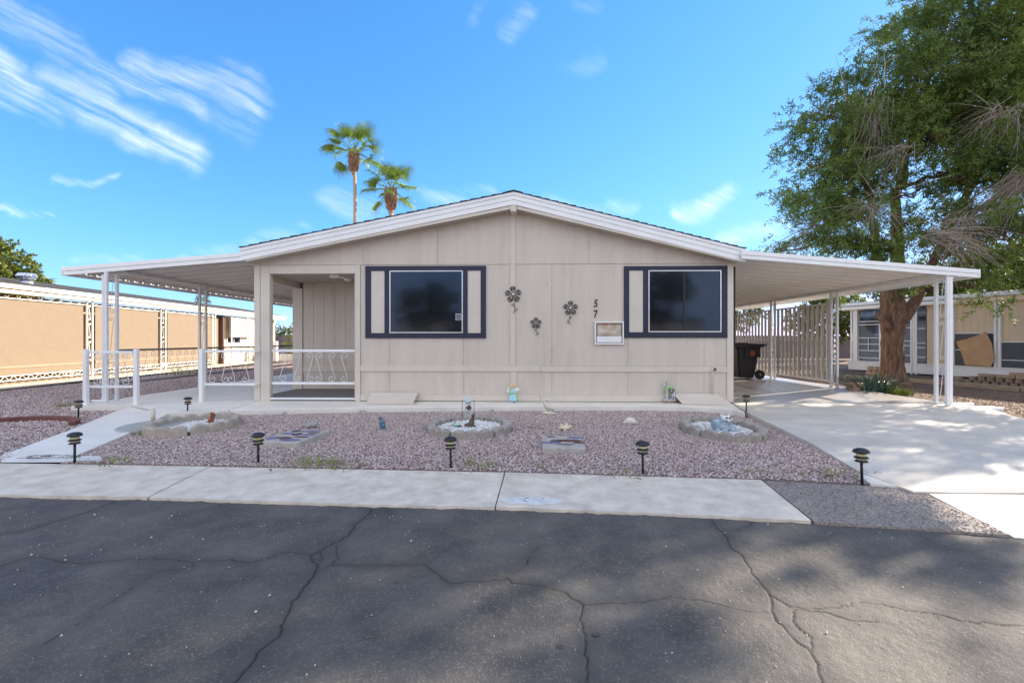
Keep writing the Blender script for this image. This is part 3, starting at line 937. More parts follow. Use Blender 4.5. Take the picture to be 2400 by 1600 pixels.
def cutbox(mb, x0, x1, z0, z1, y0, y1):
    """box with the window openings left out"""
    for (a, b_, c, d) in GL:
        if a < x1 and b_ > x0 and c < z1 and d > z0:
            if x0 < a:
                cutbox(mb, x0, a, z0, z1, y0, y1)
            if x1 > b_:
                cutbox(mb, b_, x1, z0, z1, y0, y1)
            xa, xb = max(x0, a), min(x1, b_)
            if z0 < c:
                mb.box(xa, xb, y0, y1, z0, c)
            if z1 > d:
                mb.box(xa, xb, y0, y1, d, z1)
            return
    mb.box(x0, x1, y0, y1, z0, z1)


# structural shell behind the panels
b = MB()
cutbox(b, -3.40, 4.19, .01, 2.80, F_ + .022, F_ + .10)
b.box(4.09, 4.19, F_ + .1, 25, .01, 2.79)
b.box(-5.55, -5.45, 10.95, 25, .01, 2.79)
b.box(-5.55, 4.19, 24.9, 25, .01, 2.79)
b.prism_y([(-5.55, 2.80), (4.19, 2.80), (RX, 3.80)], F_ + .022, F_ + .09)
b.box(-3.50, -3.40, F_ + .024, 10.95, .08, 2.79)
b.build('wall', SIDE, house)
# interior backs of the two rooms
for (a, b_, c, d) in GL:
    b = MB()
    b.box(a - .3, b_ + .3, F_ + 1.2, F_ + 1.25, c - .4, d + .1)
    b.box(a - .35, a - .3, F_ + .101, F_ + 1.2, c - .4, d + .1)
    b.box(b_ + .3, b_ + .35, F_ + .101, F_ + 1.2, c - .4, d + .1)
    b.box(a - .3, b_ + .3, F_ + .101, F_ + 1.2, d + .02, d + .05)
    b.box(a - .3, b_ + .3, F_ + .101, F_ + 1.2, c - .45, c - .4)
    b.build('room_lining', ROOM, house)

# facade panels: middle course, skirting course, gable
g = .0025
xs = [-3.367, -2.77, -1.235, -.226, .57, 2.11, 3.64, 4.09]
for x0, x1 in zip(xs, xs[1:]):
    mb = MB(); cutbox(mb, x0 + g, x1 - g, .729, 2.797, F_ + random.uniform(0, .003), F_ + .02)
    mb.build('siding_panel', SIDE, house)
xs = [-3.367, -2.77, -1.235, -.226, .57, 2.11, 3.64, 4.09]
for x0, x1 in zip(xs, xs[1:]):
    mb = MB(); mb.box(x0 + g, x1 - g, F_ + .004, F_ + .02, .12, .62)
    mb.build('skirting_panel', SIDE, house)
xs = [-5.58, -3.31, -1.77, -.226, 1.32, 4.218]
for x0, x1 in zip(xs, xs[1:]):
    pts = [(x0 + g, 2.805), (x1 - g, 2.805), (x1 - g, min(zsoff(x1), 3.85) + .02)]
    if zsoff(x0) > 2.80:
        pts.append((x0 + g, zsoff(x0) + .02))
    pts = [(x, max(z, 2.806)) if k > 1 else (x, z) for k, (x, z) in enumerate(pts)]
    mb = MB(); mb.prism_y(pts, F_ - .004, F_ + .018)
    mb.build('gable_panel', SIDE, house)
# frieze strip following the eave
for sgn in (0, 1):
    x0, x1 = (-5.5, RX - .06) if sgn == 0 else (RX + .06, 4.18)
    mb = MB(); mb.prism_y([(x0, zsoff(x0) - .035), (x1, zsoff(x1) - .035), (x1, zsoff(x1) + .03), (x0, zsoff(x0) + .03)], F_ - .016, F_ - .005)
    mb.build('frieze_board', SIDE, house)


def board(name, x0, x1, z0, z1, y0=F_ - .018, y1=F_ - .001, m=SIDE2, bev=.003):
    mb = MB(); mb.box(x0, x1, y0, y1, z0, z1)
    return mb.build(name, m, house, bevel=bev)


board('trim_board', -3.367, .336, .616, .729)
board('trim_board', .342, 4.088, .612, .726)
board('trim_board', -3.367, .336, .012, .135)
board('trim_board', .342, 4.088, .010, .137)
board('trim_board', -.278, -.176, .731, 3.80, F_ - .020, F_ - .005)
board('trim_board', -.275, -.150, .137, .610)
board('corner_board', 4.09, 4.218, .005, 2.795, F_ - .022, F_ + .12)
board('corner_board', -5.582, -5.462, 0, 2.80, F_ - .022, F_ + .10)
board('corner_board', -5.456, -5.262, 0, 2.798, F_ - .012, F_ + .12)
board('corner_board', -3.474, -3.370, 0, 2.80, F_ - .02, F_ + .021)
board('porch_header', -5.26, -3.476, 2.63, 2.798, F_ - .008, F_ + .12)
b = MB()
for k in range(40):                    # narrow grooves in the siding read as slightly proud battens on the far side wall
    pass
# gable return at the ridge
board('ridge_block', RX - .065, RX + .055, 3.80, 3.935, 8.99, F_ - .006)

# porch recess: floor, back wall planks, side header, ceiling
b = MB(); b.box(-5.5, -3.5, F_ + .01, 10.95, -.001, .078)
b.build('porch_floor', CARPET, house)
b = MB(); b.box(-5.262, -3.476, F_ - .015, F_ + .008, .030, .066)
b.build('threshold', WHITE, house, bevel=.004)
b = MB(); b.box(-5.262, -3.476, F_ - .008, F_ + .006, .001, .029)
b.build('porch_riser', CARPET, house)
b = MB(); b.box(-5.55, -3.40, F_ + .124, 10.98, 2.64, 2.70)
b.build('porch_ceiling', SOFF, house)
b = MB(); b.box(-5.57, -5.44, F_ + .124, 10.86, 2.50, 2.66)
b.build('side_header', SIDE2, house)
proto = None
px0 = -5.33
for k in range(8):
    x0 = px0 + k * .257
    x1 = min(x0 + .253, -3.505)
    mb = MB(); mb.box(x0 + .0, x1, 10.86, 10.90, .62, 2.64)
    mb.build('plank', SIDE, house, bevel=.004)
    mb = MB(); mb.box(x0 + .0, x1, 10.865, 10.90, .08, .50)
    mb.build('plank', SIDE, house, bevel=.004)
board('trim_board', -5.33, -3.505, .495, .625, 10.845, 10.90)
board('trim_board', -5.33, -3.505, .082, .20, 10.846, 10.864)
board('corner_board', -5.575, -5.34, .005, 2.50, 10.83, 10.95)
b = MB(); b.lathe([(.085, 0), (.085, -.02), (.07, -.05), (.03, -.065)], 14, (-3.95, 10.1, 2.635))
b.build('porch_light', WHITE, house)
b = MB(); b.box(-4.12, -3.92, 9.55, 9.68, 2.585, 2.638)
b.tube([(-3.93, 9.6, 2.60), (-3.86, 9.58, 2.575), (-3.82, 9.58, 2.60)], .012, 6)
b.build('flood_light', WHITE, house)

# windows
for wi, (fr, sh, go) in enumerate((((-3.261, -.776, 1.296, 2.774), [(-3.145, -2.862), (-1.153, -.881)], GL[0]),
                                   ((2.027, 4.099, 1.304, 2.751), [(2.13, 2.414)], GL[1]))):
    x0, x1, z0, z1 = fr
    a, b_, c, d = go
    win = bpy.data.objects.new('window', None); COL.objects.link(win); win.parent = house

    def nb(name, X0, X1, Z0, Z1, y0, y1, m, bev=.003):
        mb = MB(); mb.box(X0, X1, y0, y1, Z0, Z1)
        return mb.build(name, m, win, bevel=bev)
    nb('frame_board', x0, x1, d + .012, z1, F_ - .030, F_ - .006, NAVY)
    nb('frame_board', x0, x1, z0, c - .012, F_ - .030, F_ - .006, NAVY)
    edges = [x0] + [e for s_ in sh for e in s_] + [x1]
    if wi == 0:
        bars = [(x0, sh[0][0]), (sh[0][1], a - .012), (b_ + .012, sh[1][0]), (sh[1][1], x1)]
    else:
        bars = [(x0, sh[0][0]), (sh[0][1], a - .012), (b_ + .012, x1)]
    for q0, q1 in bars:
        nb('frame_board', q0, q1, c - .011, d + .011, F_ - .028, F_ - .006, NAVY)
    for q0, q1 in sh:
        nb('shutter_panel', q0 + .002, q1 - .002, c - .010, d + .010, F_ - .015, F_ - .004, SIDE2)
    # metal frame ring
    mb = MB(); t = .022
    mb.box(a - .011, b_ + .011, F_ - .036, F_ + .02, d - t + .011, d + .011)
    mb.box(a - .011, b_ + .011, F_ - .036, F_ + .02, c - .011, c + t - .011)
    mb.box(a - .011, a + t - .011, F_ - .035, F_ + .02, c + t - .012, d - t + .012)
    mb.box(b_ - t + .011, b_ + .011, F_ - .035, F_ + .02, c + t - .012, d - t + .012)
    mb.build('window_frame', ALU, win, bevel=.003)
    nb('pane', a + .01, b_ - .01, c + .01, d - .01, F_ - .012, F_ - .008, GLASS, 0)
    mid = (a + b_) / 2 if wi == 0 else 3.235
    nb('mullion', mid - .02, mid + .02, c + .01, d - .01, F_ + .005 if wi == 0 else F_ - .026, F_ + .02 if wi == 0 else F_ - .013, DARK if wi else BLIND)
    if wi == 0:
        n = 44
        sl = None
        for k in range(n):
            zc = c + .03 + (d - c - .06) * k / (n - 1)
            if sl is None:
                mb = MB(); mb.box(a + .02, b_ - .02, -.010, .010, -.001, .001, M=Matrix.Rotation(R(32), 4, 'X'))
                mb.v = [(x - house.location.x, y, z) for x, y, z in mb.v]
                sl = mb.build('blind_slat', BLIND, win, world=False)
                sl.location = (0, F_ + .05 - house.location.y, zc)
            else:
                inst(sl, 'blind_slat', win, (0, F_ + .05 - house.location.y, zc))
        mb = MB(); mb.box(-1.40, -1.272, F_ - .0165, F_ - .0125, 1.66, 1.80)
        st = mb.build('sticker', mat('window_sticker', (.30, .33, .36), .6, .1, 9), win)
        mb = MB(); mb.box(-1.385, -1.29, F_ - .0195, F_ - .017, 1.745, 1.765); mb.box(-1.375, -1.345, F_ - .0195, F_ - .017, 1.70, 1.725)
        mb.box(-1.325, -1.295, F_ - .0195, F_ - .017, 1.70, 1.725); mb.box(-1.36, -1.31, F_ - .0195, F_ - .017, 1.675, 1.69)
        mb.build('sticker_print', DARK, win)
    else:
        mb = MB()
        for k in range(34):
            zc = c + .03 + (d - c - .06) * k / 33
            mb.box(a + .02, b_ - .02, F_ + .05, F_ + .062, zc, zc + .012)
        kind(mb.build('blind', mat('dim_blind', (.12, .13, .16), .6, .05, 5), win), 'stuff')

# roof deck, fascia, drip edge, shingles
for sgn in (0, 1):
    x0, x1 = (LX, RX) if sgn == 0 else (RX, EX)
    zt = ztop
    mb = MB()
    vs = [(x0, 9.03, zt(x0) - .02), (x1, 9.03, zt(x1) - .02), (x1, 25.2, zt(x1) - .02), (x0, 25.2, zt(x0) - .02)]
    vs += [(x, y, z - .05) for x, y, z in vs]
    mb.add(vs, [(0, 1, 2, 3), (7, 6, 5, 4), (0, 4, 5, 1), (1, 5, 6, 2), (2, 6, 7, 3), (3, 7, 4, 0)])
    mb.build('roof', SOFF, house)

    def sl(name, o0, o1, y0, y1, m, cut0=0.0, cut1=0.0, fn=None, bev=.003):
        fn = fn or zt
        a0 = x0 + cut0; a1 = x1 - cut1
        q = MB(); q.prism_y([(a0, fn(a0) + o0), (a1, fn(a1) + o0), (a1, fn(a1) + o1), (a0, fn(a0) + o1)], y0, y1)
        return q.build(name, m, house, bevel=bev)
    sl('drip_edge', -.058, 0.0, 8.970, 9.02, WHITE)
    sl('fascia_board', -.150, -.061, 8.982, 9.02, WHITE)
    sl('fascia_board', -.248, -.153, 8.990, 9.02, WHITE)
    e = .085 if sgn == 0 else 0
    sl('eave_trim', 0, .062, 9.004, 9.02, SIDE2, cut0=.10 if sgn == 0 else .065, cut1=.065 if sgn == 0 else .10, fn=zsoff)
    # soffit
    q = MB()
    a0, a1 = (x0 + .1, x1 - .02) if sgn == 0 else (x0 + .02, x1 - .1)
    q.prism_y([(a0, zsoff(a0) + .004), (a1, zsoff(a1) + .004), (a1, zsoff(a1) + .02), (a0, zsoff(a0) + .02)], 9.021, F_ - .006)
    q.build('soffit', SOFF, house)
    # shingle courses, each stepping over the one below
    n = 26
    dx = (x1 - x0) / n
    for k in range(n):
        xa = x0 + dx * k; xb = xa + dx
        lift = .017
        if sgn == 0:
            pts = [(xa - .01, zt(xa) + lift * .9), (xb, zt(xb) + .001), (xb, zt(xb) + .012), (xa - .01, zt(xa) + lift + .010)]
        else:
            pts = [(xa, zt(xa) + .001), (xb + .01, zt(xb) + lift * .9), (xb + .01, zt(xb) + lift + .010), (xa, zt(xa) + .012)]
        q = MB(); q.prism_y(pts, 8.955 + random.uniform(-.006, .006), 25.2)
        q.build('shingle_course', SHING, house)
q = MB(); q.prism_y([(RX - .16, ztop(RX - .16) + .014), (RX, RZ + .016), (RX + .16, ztop(RX + .16) + .014), (RX + .16, ztop(RX + .16) + .03), (RX, RZ + .034), (RX - .16, ztop(RX - .16) + .03)], 8.95, 25.2)
q.build('ridge_cap', SHING, house)

# nail heads along the seams
mb = MB()
for xk in (-3.31, -1.77, -.226, 1.32):
    for k in range(9):
        z = 2.86 + k * .13
        if z < zsoff(xk) - .05:
            for dx in (-.03, .03):
                mb.box(xk + dx - .004, xk + dx + .004, F_ - .006, F_ - .003, z - .004, z + .004)
for xk in (-2.77, -1.235, .57, 2.11, 3.64):
    for k in range(9):
        z = .80 + k * .24
        if any(a - .1 < xk < b_ + .1 and c - .15 < z < d + .15 for a, b_, c, d in GL):
            continue
        for dx in (-.025, .025):
            mb.box(xk + dx - .004, xk + dx + .004, F_ - .003, F_ + .001, z - .004, z + .004)
for x, z in ((.30, 2.38), (.47, 2.43), (.71, 2.40), (.96, 2.41), (.71, 1.62), (.28, 1.21), (.47, 2.39)):
    mb.box(x - .006, x + .006, F_ - .004, F_ + .001, z - .005, z + .005)
kind(mb.build('nail_heads', mat('rusty_nail', (.16, .10, .08), .8, .2, 9), house), 'stuff')
# house number, utility pipe
for ch, z in (('5', 1.93), ('7', 1.715)):
    o = text_mesh('house_number', ch, .215, BLACK2, house, (1.455 - house.location.x, F_ - .008 - house.location.y, z), .006, .15 if ch == '5' else 0, .002, .78)
    o['label'] = 'dark figure %s on the siding' % ('five' if ch == '5' else 'seven')
b = MB(); b.tube([(3.785, F_ - .045, .17), (3.785, F_ - .045, .66), (3.80, F_ - .05, .675), (3.83, F_ - .05, .675)], .014, 8)
b.build('water_pipe', SIDE2, house, smooth=True)
b = MB(); b.lathe([(.03, 0), (.032, .012), (.012, .02), (.012, .04)], 12, (0, 0, 0), M=Matrix.Translation((3.835, F_ - .05, .672)) @ Matrix.Rotation(R(90), 4, 'X'))
b.build('tap_handle', TERRA, house)

# porch railing in the front opening (a thing fixed in the opening)


def scrolls(parent, x0, x1, y, z0, z1, pat, m=WHITE2, r=.0065, w=.19, name='scroll', along='x', sides=5):
    """row of S scrolls between two rails; pat is a list of (position 0..1, mirror)"""
    h = z1 - z0
    for u, mir in pat:
        c = x0 + (x1 - x0) * u
        pts = s_scroll(w, h, h * .13, h * .13, mir)
        mb = MB()
        if along == 'x':
            mb.tube([(c - w / 2 + px, y, z0 + pz) for px, pz in pts], r, sides)
        else:
            mb.tube([(y, c - w / 2 + px, z0 + pz) for px, pz in pts], r, sides)
        mb.build(name, m, parent, smooth=True)


pr = thing('porch_railing', 'white wrought-iron railing with scrolls across the recessed porch opening', 'railing', (-4.37, 9.36, .07))
b = MB(); b.box(-5.255, -3.48, 9.34, 9.38, 1.01, 1.062); b.build('top_rail', WHITE, pr, bevel=.004)
b = MB(); b.box(-5.255, -3.48, 9.34, 9.38, .335, .385); b.build('bottom_rail', WHITE, pr, bevel=.004)
scrolls(pr, -5.255, -3.48, 9.36, .385, 1.01, [(.13, 1), (.30, 1), (.455, 1), (.56, -1), (.715, -1), (.86, -1)], w=.17)

# ------------------------------------------------------------------ carport and patio awnings
def awning(name, label, xi, xo, zi, zo, y0, y1, beamx, posts, m, mirror, fas, postm):
    t = thing(name, label, 'awning', (beamx, y0, 0))
    s = 1 if xo > xi else -1

    def zr(x):
        return zi + (zo - zi) * (x - xi) / (xo - xi)
    # corrugated panels, each two ribs wide
    pitch = .24
    prof = [(0, 0), (.13, 0), (.138, .024), (.222, .024), (.24, 0)]
    pts = []
    for k in range(2):
        pts += [(k * pitch + y, z) for y, z in prof[:-1]]
    pts.append((2 * pitch - .006, 0)); pts.append((2 * pitch - .005, -.018)); pts.append((2 * pitch - .001, -.018)); pts.append((2 * pitch - .0005, 0))
    ov = .0
    q = MB()
    L0 = len(pts)
    for x, zz_ in ((xi, zr(xi)), (xo - s * .012, zr(xo))):
        for y, z in pts:
            q.v.append((x - beamx, y, zz_ + z - .085))
        for y, z in pts:
            q.v.append((x - beamx, y, zz_ + z - .083))
    for i in range(L0 - 1):
        q.f.append((i, i + 1, 2 * L0 + i + 1, 2 * L0 + i)); q.mi.append(0)
        q.f.append((L0 + i + 1, L0 + i, 3 * L0 + i, 3 * L0 + i + 1)); q.mi.append(0)
    n = int((y1 - y0) / (2 * pitch))
    first = None
    for k in range(n):
        if first is None:
            first = q.build('roof_panel', m, t, world=False); first.location = (0, .03, 0)
        else:
            inst(first, 'roof_panel', t, (0, .03 + k * 2 * pitch, random.uniform(-.002, .002)))
    # front fascia (two steps) and end cap
    for o0, o1, yy in ((-fas, -fas * .52, .0), (-fas * .50, 0.0, -.012)):
        mb = MB(); mb.prism_y([(xi, zr(xi) + o0), (xo, zr(xo) + o0), (xo, zr(xo) + o1), (xi, zr(xi) + o1)], y0 + yy, y0 + .028)
        mb.build('fascia_board', WHITE, t, bevel=.003)
    mb = MB(); mb.box(min(xo, xo + s * .02), max(xo, xo + s * .02), y0 - .016, y1, zr(xo) - fas - .004, zr(xo) + .006)
    mb.build('gutter', WHITE, t, bevel=.004)
    # side beam under the panels
    zb = zr(beamx) - .088
    mb = MB(); mb.box(beamx - .03, beamx + .03, y0 + .03, y1, zb - .06, zb - .002)
    mb.build('beam', postm, t, bevel=.004)
    for (py, full) in posts:
        for dy in (0, .235):
            mb = MB(); hw = .026
            yy = py + dy
            mb.box(beamx - hw, beamx + hw, yy - .026, yy - .020, .002, zb - .061)
            mb.box(beamx - hw, beamx - hw + .006, yy - .0198, yy + .026, .002, zb - .061)
            mb.box(beamx + hw - .006, beamx + hw, yy - .0198, yy + .026, .002, zb - .061)
            mb.box(beamx - hw - .004, beamx + hw + .004, yy - .029, yy + .029, .003, .05)
            mb.build('post', postm, t, bevel=.002)
        hh = (zb - .10) / 3.0
        for k in range(3):
            w = .170
            pts2 = s_scroll(w, hh - .06, .055, .055, -1 if mirror else 1, 1.2)
            mb = MB(); mb.tube([(beamx, py + .032 + px, k * hh + .05 + pz) for px, pz in pts2], .0065, 5)
            mb.build('scroll', WHITE2, t, smooth=True)
    return t, zb


pat, zbL = awning('patio_awning', 'grey corrugated metal patio awning on paired scroll posts left of the house', -5.64, -9.36, 3.018, 2.735, 9.0, 24.0, -8.45,
                  [(9.0, 1), (11.65, 1), (14.5, 1), (17.4, 1), (20.4, 1)], AWNL, False, .165, WHITE2)
car, zbR = awning('carport_awning', 'white corrugated carport awning right of the house, spiral scroll posts', 4.20, 8.66, 2.985, 2.60, 8.9, 24.0, 8.12,
                  [(8.95, 1), (12.02, 1), (14.95, 1), (17.9, 1)], AWN, True, .155, WHITE2)
# downspouts
b = MB(); b.box(8.150, 8.205, 8.925, 8.975, .06, 2.47); b.box(8.150, 8.60, 8.920, 8.980, .012, .058)
b.build('downspout', WHITE, car, bevel=.006)
b = MB(); b.box(-8.530, -8.482, 8.975, 9.025, .03, 2.58); b.box(-8.74, -8.482, 8.970, 9.030, .005, .05)
b.build('downspout', WHITE2, pat, bevel=.006)
b = MB(); b.box(8.25, 8.85, 8.62, 8.84, -.05, .012)
tagit(b.build('splash_block', WHITE, None, bevel=.01), 'white flat splash block at the foot of the front carport post', 'splash block')

# carport side screens: solid and perforated strips in turn between the posts
SC = thing('privacy_screen', 'ribbed metal privacy screen with mid rail, bay nearest the aloe plant', 'screen', (8.12, 13.6, 0), 0, 'screens between the carport posts')


SLATM = mat('taupe_slat', (.70, .69, .67), .5, .08, 3, grime=.2)


def fill_screen(root, y0, y1):
    x = 8.12
    for z in (.13, 1.16, 2.20):
        mb = MB(); mb.box(x - .025, x + .025, y0, y1, z, z + .045); mb.build('rail', SLATM, root, bevel=.003)
    n = 12
    w = (y1 - y0) / n
    for k in range(n):
        ya = y0 + k * w
        mb = MB()
        mb.box(x - .012, x - .009, ya + .002, ya + w * .46, .178, 2.198)
        mb.add([(x - .012, ya + w * .46, .178), (x + .018, ya + w * .54, .178), (x + .018, ya + w * .54, 2.198), (x - .012, ya + w * .46, 2.198)], [(0, 1, 2, 3)])
        mb.build('slat', SLATM, root)
        mb = MB()
        mb.box(x + .018, x + .020, ya + w * .545, ya + w * .93, .178, 2.198)
        mb.build('perforated_slat', PERF, root)


fill_screen(SC, 12.29, 14.88)
SC2 = thing('privacy_screen', 'ribbed metal privacy screen standing behind the black trash cart', 'screen', (8.12, 16.5, 0), 0, 'screens between the carport posts')
fill_screen(SC2, 15.22, 17.83)
SC3 = thing('privacy_screen', 'farthest ribbed metal privacy screen at the dark end of the carport', 'screen', (8.12, 19.5, 0), 0, 'screens between the carport posts')
fill_screen(SC3, 18.17, 21.0)

# patio railings
rl = thing('patio_railing', 'white iron railing along the front edge of the patio slab, left of the walkway', 'railing', (-7.96, 8.72, 0))


def rpost(root, x, y, h=1.08):
    mb = MB(); mb.box(x - .036, x + .036, y - .036, y + .036, .004, h); mb.box(x - .075, x + .075, y - .06, y + .06, .002, .010)
    mb.build('post', WHITE, root, bevel=.004)


rpost(rl, -8.50, 8.62); rpost(rl, -7.57, 8.70)
b = MB(); b.box(-8.46, -7.61, 8.64, 8.68, 1.0, 1.045); b.build('top_rail', WHITE, rl, bevel=.004)
b = MB(); b.box(-8.46, -7.61, 8.64, 8.68, .33, .375); b.build('bottom_rail', WHITE, rl, bevel=.004)
scrolls(rl, -8.46, -7.61, 8.66, .375, 1.0, [(.17, 1), (.42, -1), (.60, 1), (.85, -1)], w=.17)
rl2 = thing('patio_railing', 'white iron railing between the walkway gap and the house corner', 'railing', (-6.0, 8.82, 0))
rpost(rl2, -6.56, 9.10)
b = MB(); b.box(-6.52, -5.47, 9.12, 9.16, 1.005, 1.05); b.build('top_rail', WHITE, rl2, bevel=.004)
b = MB(); b.box(-6.52, -5.47, 9.12, 9.16, .335, .38); b.build('bottom_rail', WHITE, rl2, bevel=.004)
b = MB(); b.box(-5.52, -5.47, 9.161, 9.276, 1.01, 1.045); b.box(-5.52, -5.47, 9.161, 9.276, .34, .375); b.build('bracket', WHITE, rl2)
scrolls(rl2, -6.52, -5.5, 9.14, .38, 1.005, [(.14, 1), (.40, 1), (.55, -1), (.84, -1)], w=.19)
for yy0, yy1, lab in ((9.3, 11.55, 'nearest bay of dark-topped side railing between the first two awning posts'),
                      (11.95, 14.4, 'second bay of side railing along the patio edge, seen through the front railing'),
                      (14.8, 17.3, 'third bay of side railing along the patio edge, beside the house corner'),
                      (17.7, 20.3, 'farthest bay of side railing, seen through the porch opening')):
    sr = thing('side_railing', lab, 'railing', (-8.45, yy0, 0), 0, 'side railings along the patio edge')
    b = MB(); b.box(-8.47, -8.43, yy0, yy1, 1.02, 1.065); b.build('top_rail', mat('dull_rail', (.20, .19, .19), .5, .1, 5) if 'dull_rail' not in MATS else MATS['dull_rail'], sr)
    b = MB(); b.box(-8.47, -8.43, yy0, yy1, .33, .375); b.build('bottom_rail', MATS['dull_rail'], sr)
    n = 9
    scrolls(sr, yy0, yy1, -8.45, .375, 1.02, [((k + .5) / n, 1 if k < 4 else -1) for k in range(n)], w=.2, along='y', sides=4)

# ------------------------------------------------------------------ things on the facade
for (fx, fz, s, lab) in ((-.217, 2.185, .94, 'largest black wire flower, high on the ridge strip'),
                         (.947, 1.904, .83, 'middle-sized black wire flower, left of the house number'),
                         (.244, 1.601, .63, 'smallest and lowest black wire flower on the siding')):
    f = thing('wire_flower', lab, 'wall ornament', (fx, F_ - .03, fz), 0, 'wire flowers on the front wall')
    for k in range(5):
        a = PI / 2 + k * 2 * PI / 5 + (.06 if s > .9 else 0)
        mb = MB()
        for j, q in enumerate((1.0, .84, .68, .52)):
            pts = []
            for i in range(17):
                t_ = 2 * PI * i / 16
                rr = .028 * s + (.145 * s * q) * (.5 - .5 * math.cos(t_)) ** .8
                wd = .062 * s * q * math.sin(t_) * (1 - .25 * math.cos(t_ - PI) * -1) * (.5 - .5 * math.cos(t_)) ** .35
                pts.append((fx + rr * math.cos(a) - wd * math.sin(a), F_ - .03, fz + rr * math.sin(a) + wd * math.cos(a)))
            mb.tube(pts, .0056 * (s ** .5), 4)
        mb.build('petal', BLACK2, f)
    mb = MB(); mb.lathe([(.026 * s, 0), (.026 * s, .012), (.012 * s, .018)], 14, M=Matrix.Translation((fx, F_ - .034, fz)) @ Matrix.Rotation(R(90), 4, 'X'))
    mb.build('flower_centre', ALU, f)
    mb = MB()
    sg = -1 if s == .83 else 1
    mb.tube([(fx, F_ - .03, fz - .03 * s), (fx + sg * .01 * s, F_ - .03, fz - .15 * s), (fx + sg * .035 * s, F_ - .03, fz - .25 * s), (fx + sg * .03 * s, F_ - .03, fz - .33 * s), (fx + sg * .0, F_ - .03, fz - .41 * s)], .004, 5)
    for sd, zc in ((-1, .22), (1, .32)):
        c = (fx + sg * (.03 + sd * .04) * s, fz - (zc + .01) * s)
        sp_ = spiral(c, .034 * s, 1.3, PI / 2 if sd > 0 else PI / 2, -sd, 14)
        mb.tube([(fx + sg * .03 * s, F_ - .03, fz - (zc + .07) * s)] + [(x, F_ - .03, z) for x, z in sp_], .0032, 4)
    mb.build('stem', BLACK2, f)

nt_ = thing('framed_notice', 'white-framed notice box with a washed-out picture, beside the right window', 'sign', (1.725, 9.28, 1.4))
b = MB()
b.box(1.432, 2.018, 9.245, 9.283, 1.604, 1.634); b.box(1.432, 2.018, 9.245, 9.283, 1.166, 1.196)
b.box(1.432, 1.458, 9.246, 9.282, 1.197, 1.603); b.box(1.992, 2.018, 9.246, 9.282, 1.197, 1.603)
b.build('frame', WHITE, nt_, bevel=.003)
b = MB(); b.box(1.459, 1.991, 9.268, 9.280, 1.197, 1.603); b.build('backing', mat('notice_olive', (.20, .17, .10), .6, .1, 4), nt_)
b = MB(); b.box(1.49, 1.96, 9.262, 9.267, 1.33, 1.575); b.build('picture', NOTICE, nt_)
b = MB(); b.box(1.475, 1.975, 9.256, 9.266, 1.21, 1.33); b.build('lower_card', WHITE, nt_, bevel=.004)
b = MB(); b.box(1.56, 1.70, 9.2595, 9.2615, 1.555, 1.572); b.box(1.76, 1.86, 9.2595, 9.2615, 1.555, 1.572); b.build('red_print', mat('faded_red', (.50, .13, .09), .6, .2, 10), nt_)

for (P0, P1, P2, P3, lab) in (((-3.10, 8.86), (-2.17, 8.86), -2.175, -3.145, 'flat beige board leaning on the wall base under the left window'),
                              ((3.10, 9.0), (4.02, 8.92), 3.89, 3.01, 'flat beige board leaning on the wall base near the driveway corner')):
    b = MB()
    a, c = P0, P1
    vs = [(a[0], a[1], .006), (c[0], c[1], .006), (P2, 9.272, .165), (P3, 9.272, .165)]
    vs += [(x, y + .004, z + .016) for x, y, z in vs]
    b.add(vs, [(3, 2, 1, 0), (4, 5, 6, 7), (0, 1, 5, 4), (1, 2, 6, 5), (2, 3, 7, 6), (3, 0, 4, 7)])
    tagit(b.build('leaning_board', SIDE2, None), lab, 'board', 'boards leaning against the skirting')

# ------------------------------------------------------------------ path lights
lt0 = thing('path_light', 'x', 'light', (-.77, 4.79, -.095), 0, 'solar path lights')
b = MB(); b.lathe([(.024, .0), (.066, .002), (.070, .010), (.060, .030), (.034, .042), (.012, .044)], 20, (0, 0, .295)); b.build('cap', BLACK2, lt0, True, world=False)
for z in (.268, .234):
    b = MB(); b.lathe([(.040, -.0125), (.043, 0), (.040, .0125)], 20, (0, 0, z + .008)); b.build('lens', LENS, lt0, True, world=False)
for z, r_ in ((.247, .060), (.212, .054)):
    b = MB(); b.lathe([(.040, -.004), (r_, -.006), (r_, .000), (.040, .012)], 20, (0, 0, z + .006)); b.build('ring', BLACK2, lt0, True, world=False)
b = MB(); b.lathe([(.012, -.02), (.012, .16), (.013, .212)], 10, (0, 0, 0)); b.build('stake', BLACK2, lt0, True, world=False)
LTS = [(-.77, 4.79, 'path light in the middle, in front of the round stone ring'),
       (-4.97, 4.91, 'path light at the near foot of the white walkway'),
       (-7.53, 7.5, 'leftmost path light, beyond the walkway near the front awning post'),
       (-5.99, 7.95, 'path light close to the patio slab, behind the white-pebble ring'),
       (-2.93, 4.95, 'path light in front of the left flagstone pad'),
       (1.2, 4.63, 'path light right of the right flagstone pad, at the sidewalk edge'),
       (3.19, 4.38, 'rightmost path light at the street corner of the driveway'),
       (3.98, 8.26, 'far path light by the house corner beside the driveway')]
for k, (x, y, lab) in enumerate(LTS):
    o = lt0 if k == 0 else copy_tree(lt0)
    o.location = (x, y, -.095 if k != 7 else -.06)
    o.rotation_euler = (random.uniform(-.05, .05), random.uniform(-.05, .05), random.uniform(0, 3))
    o['label'] = lab

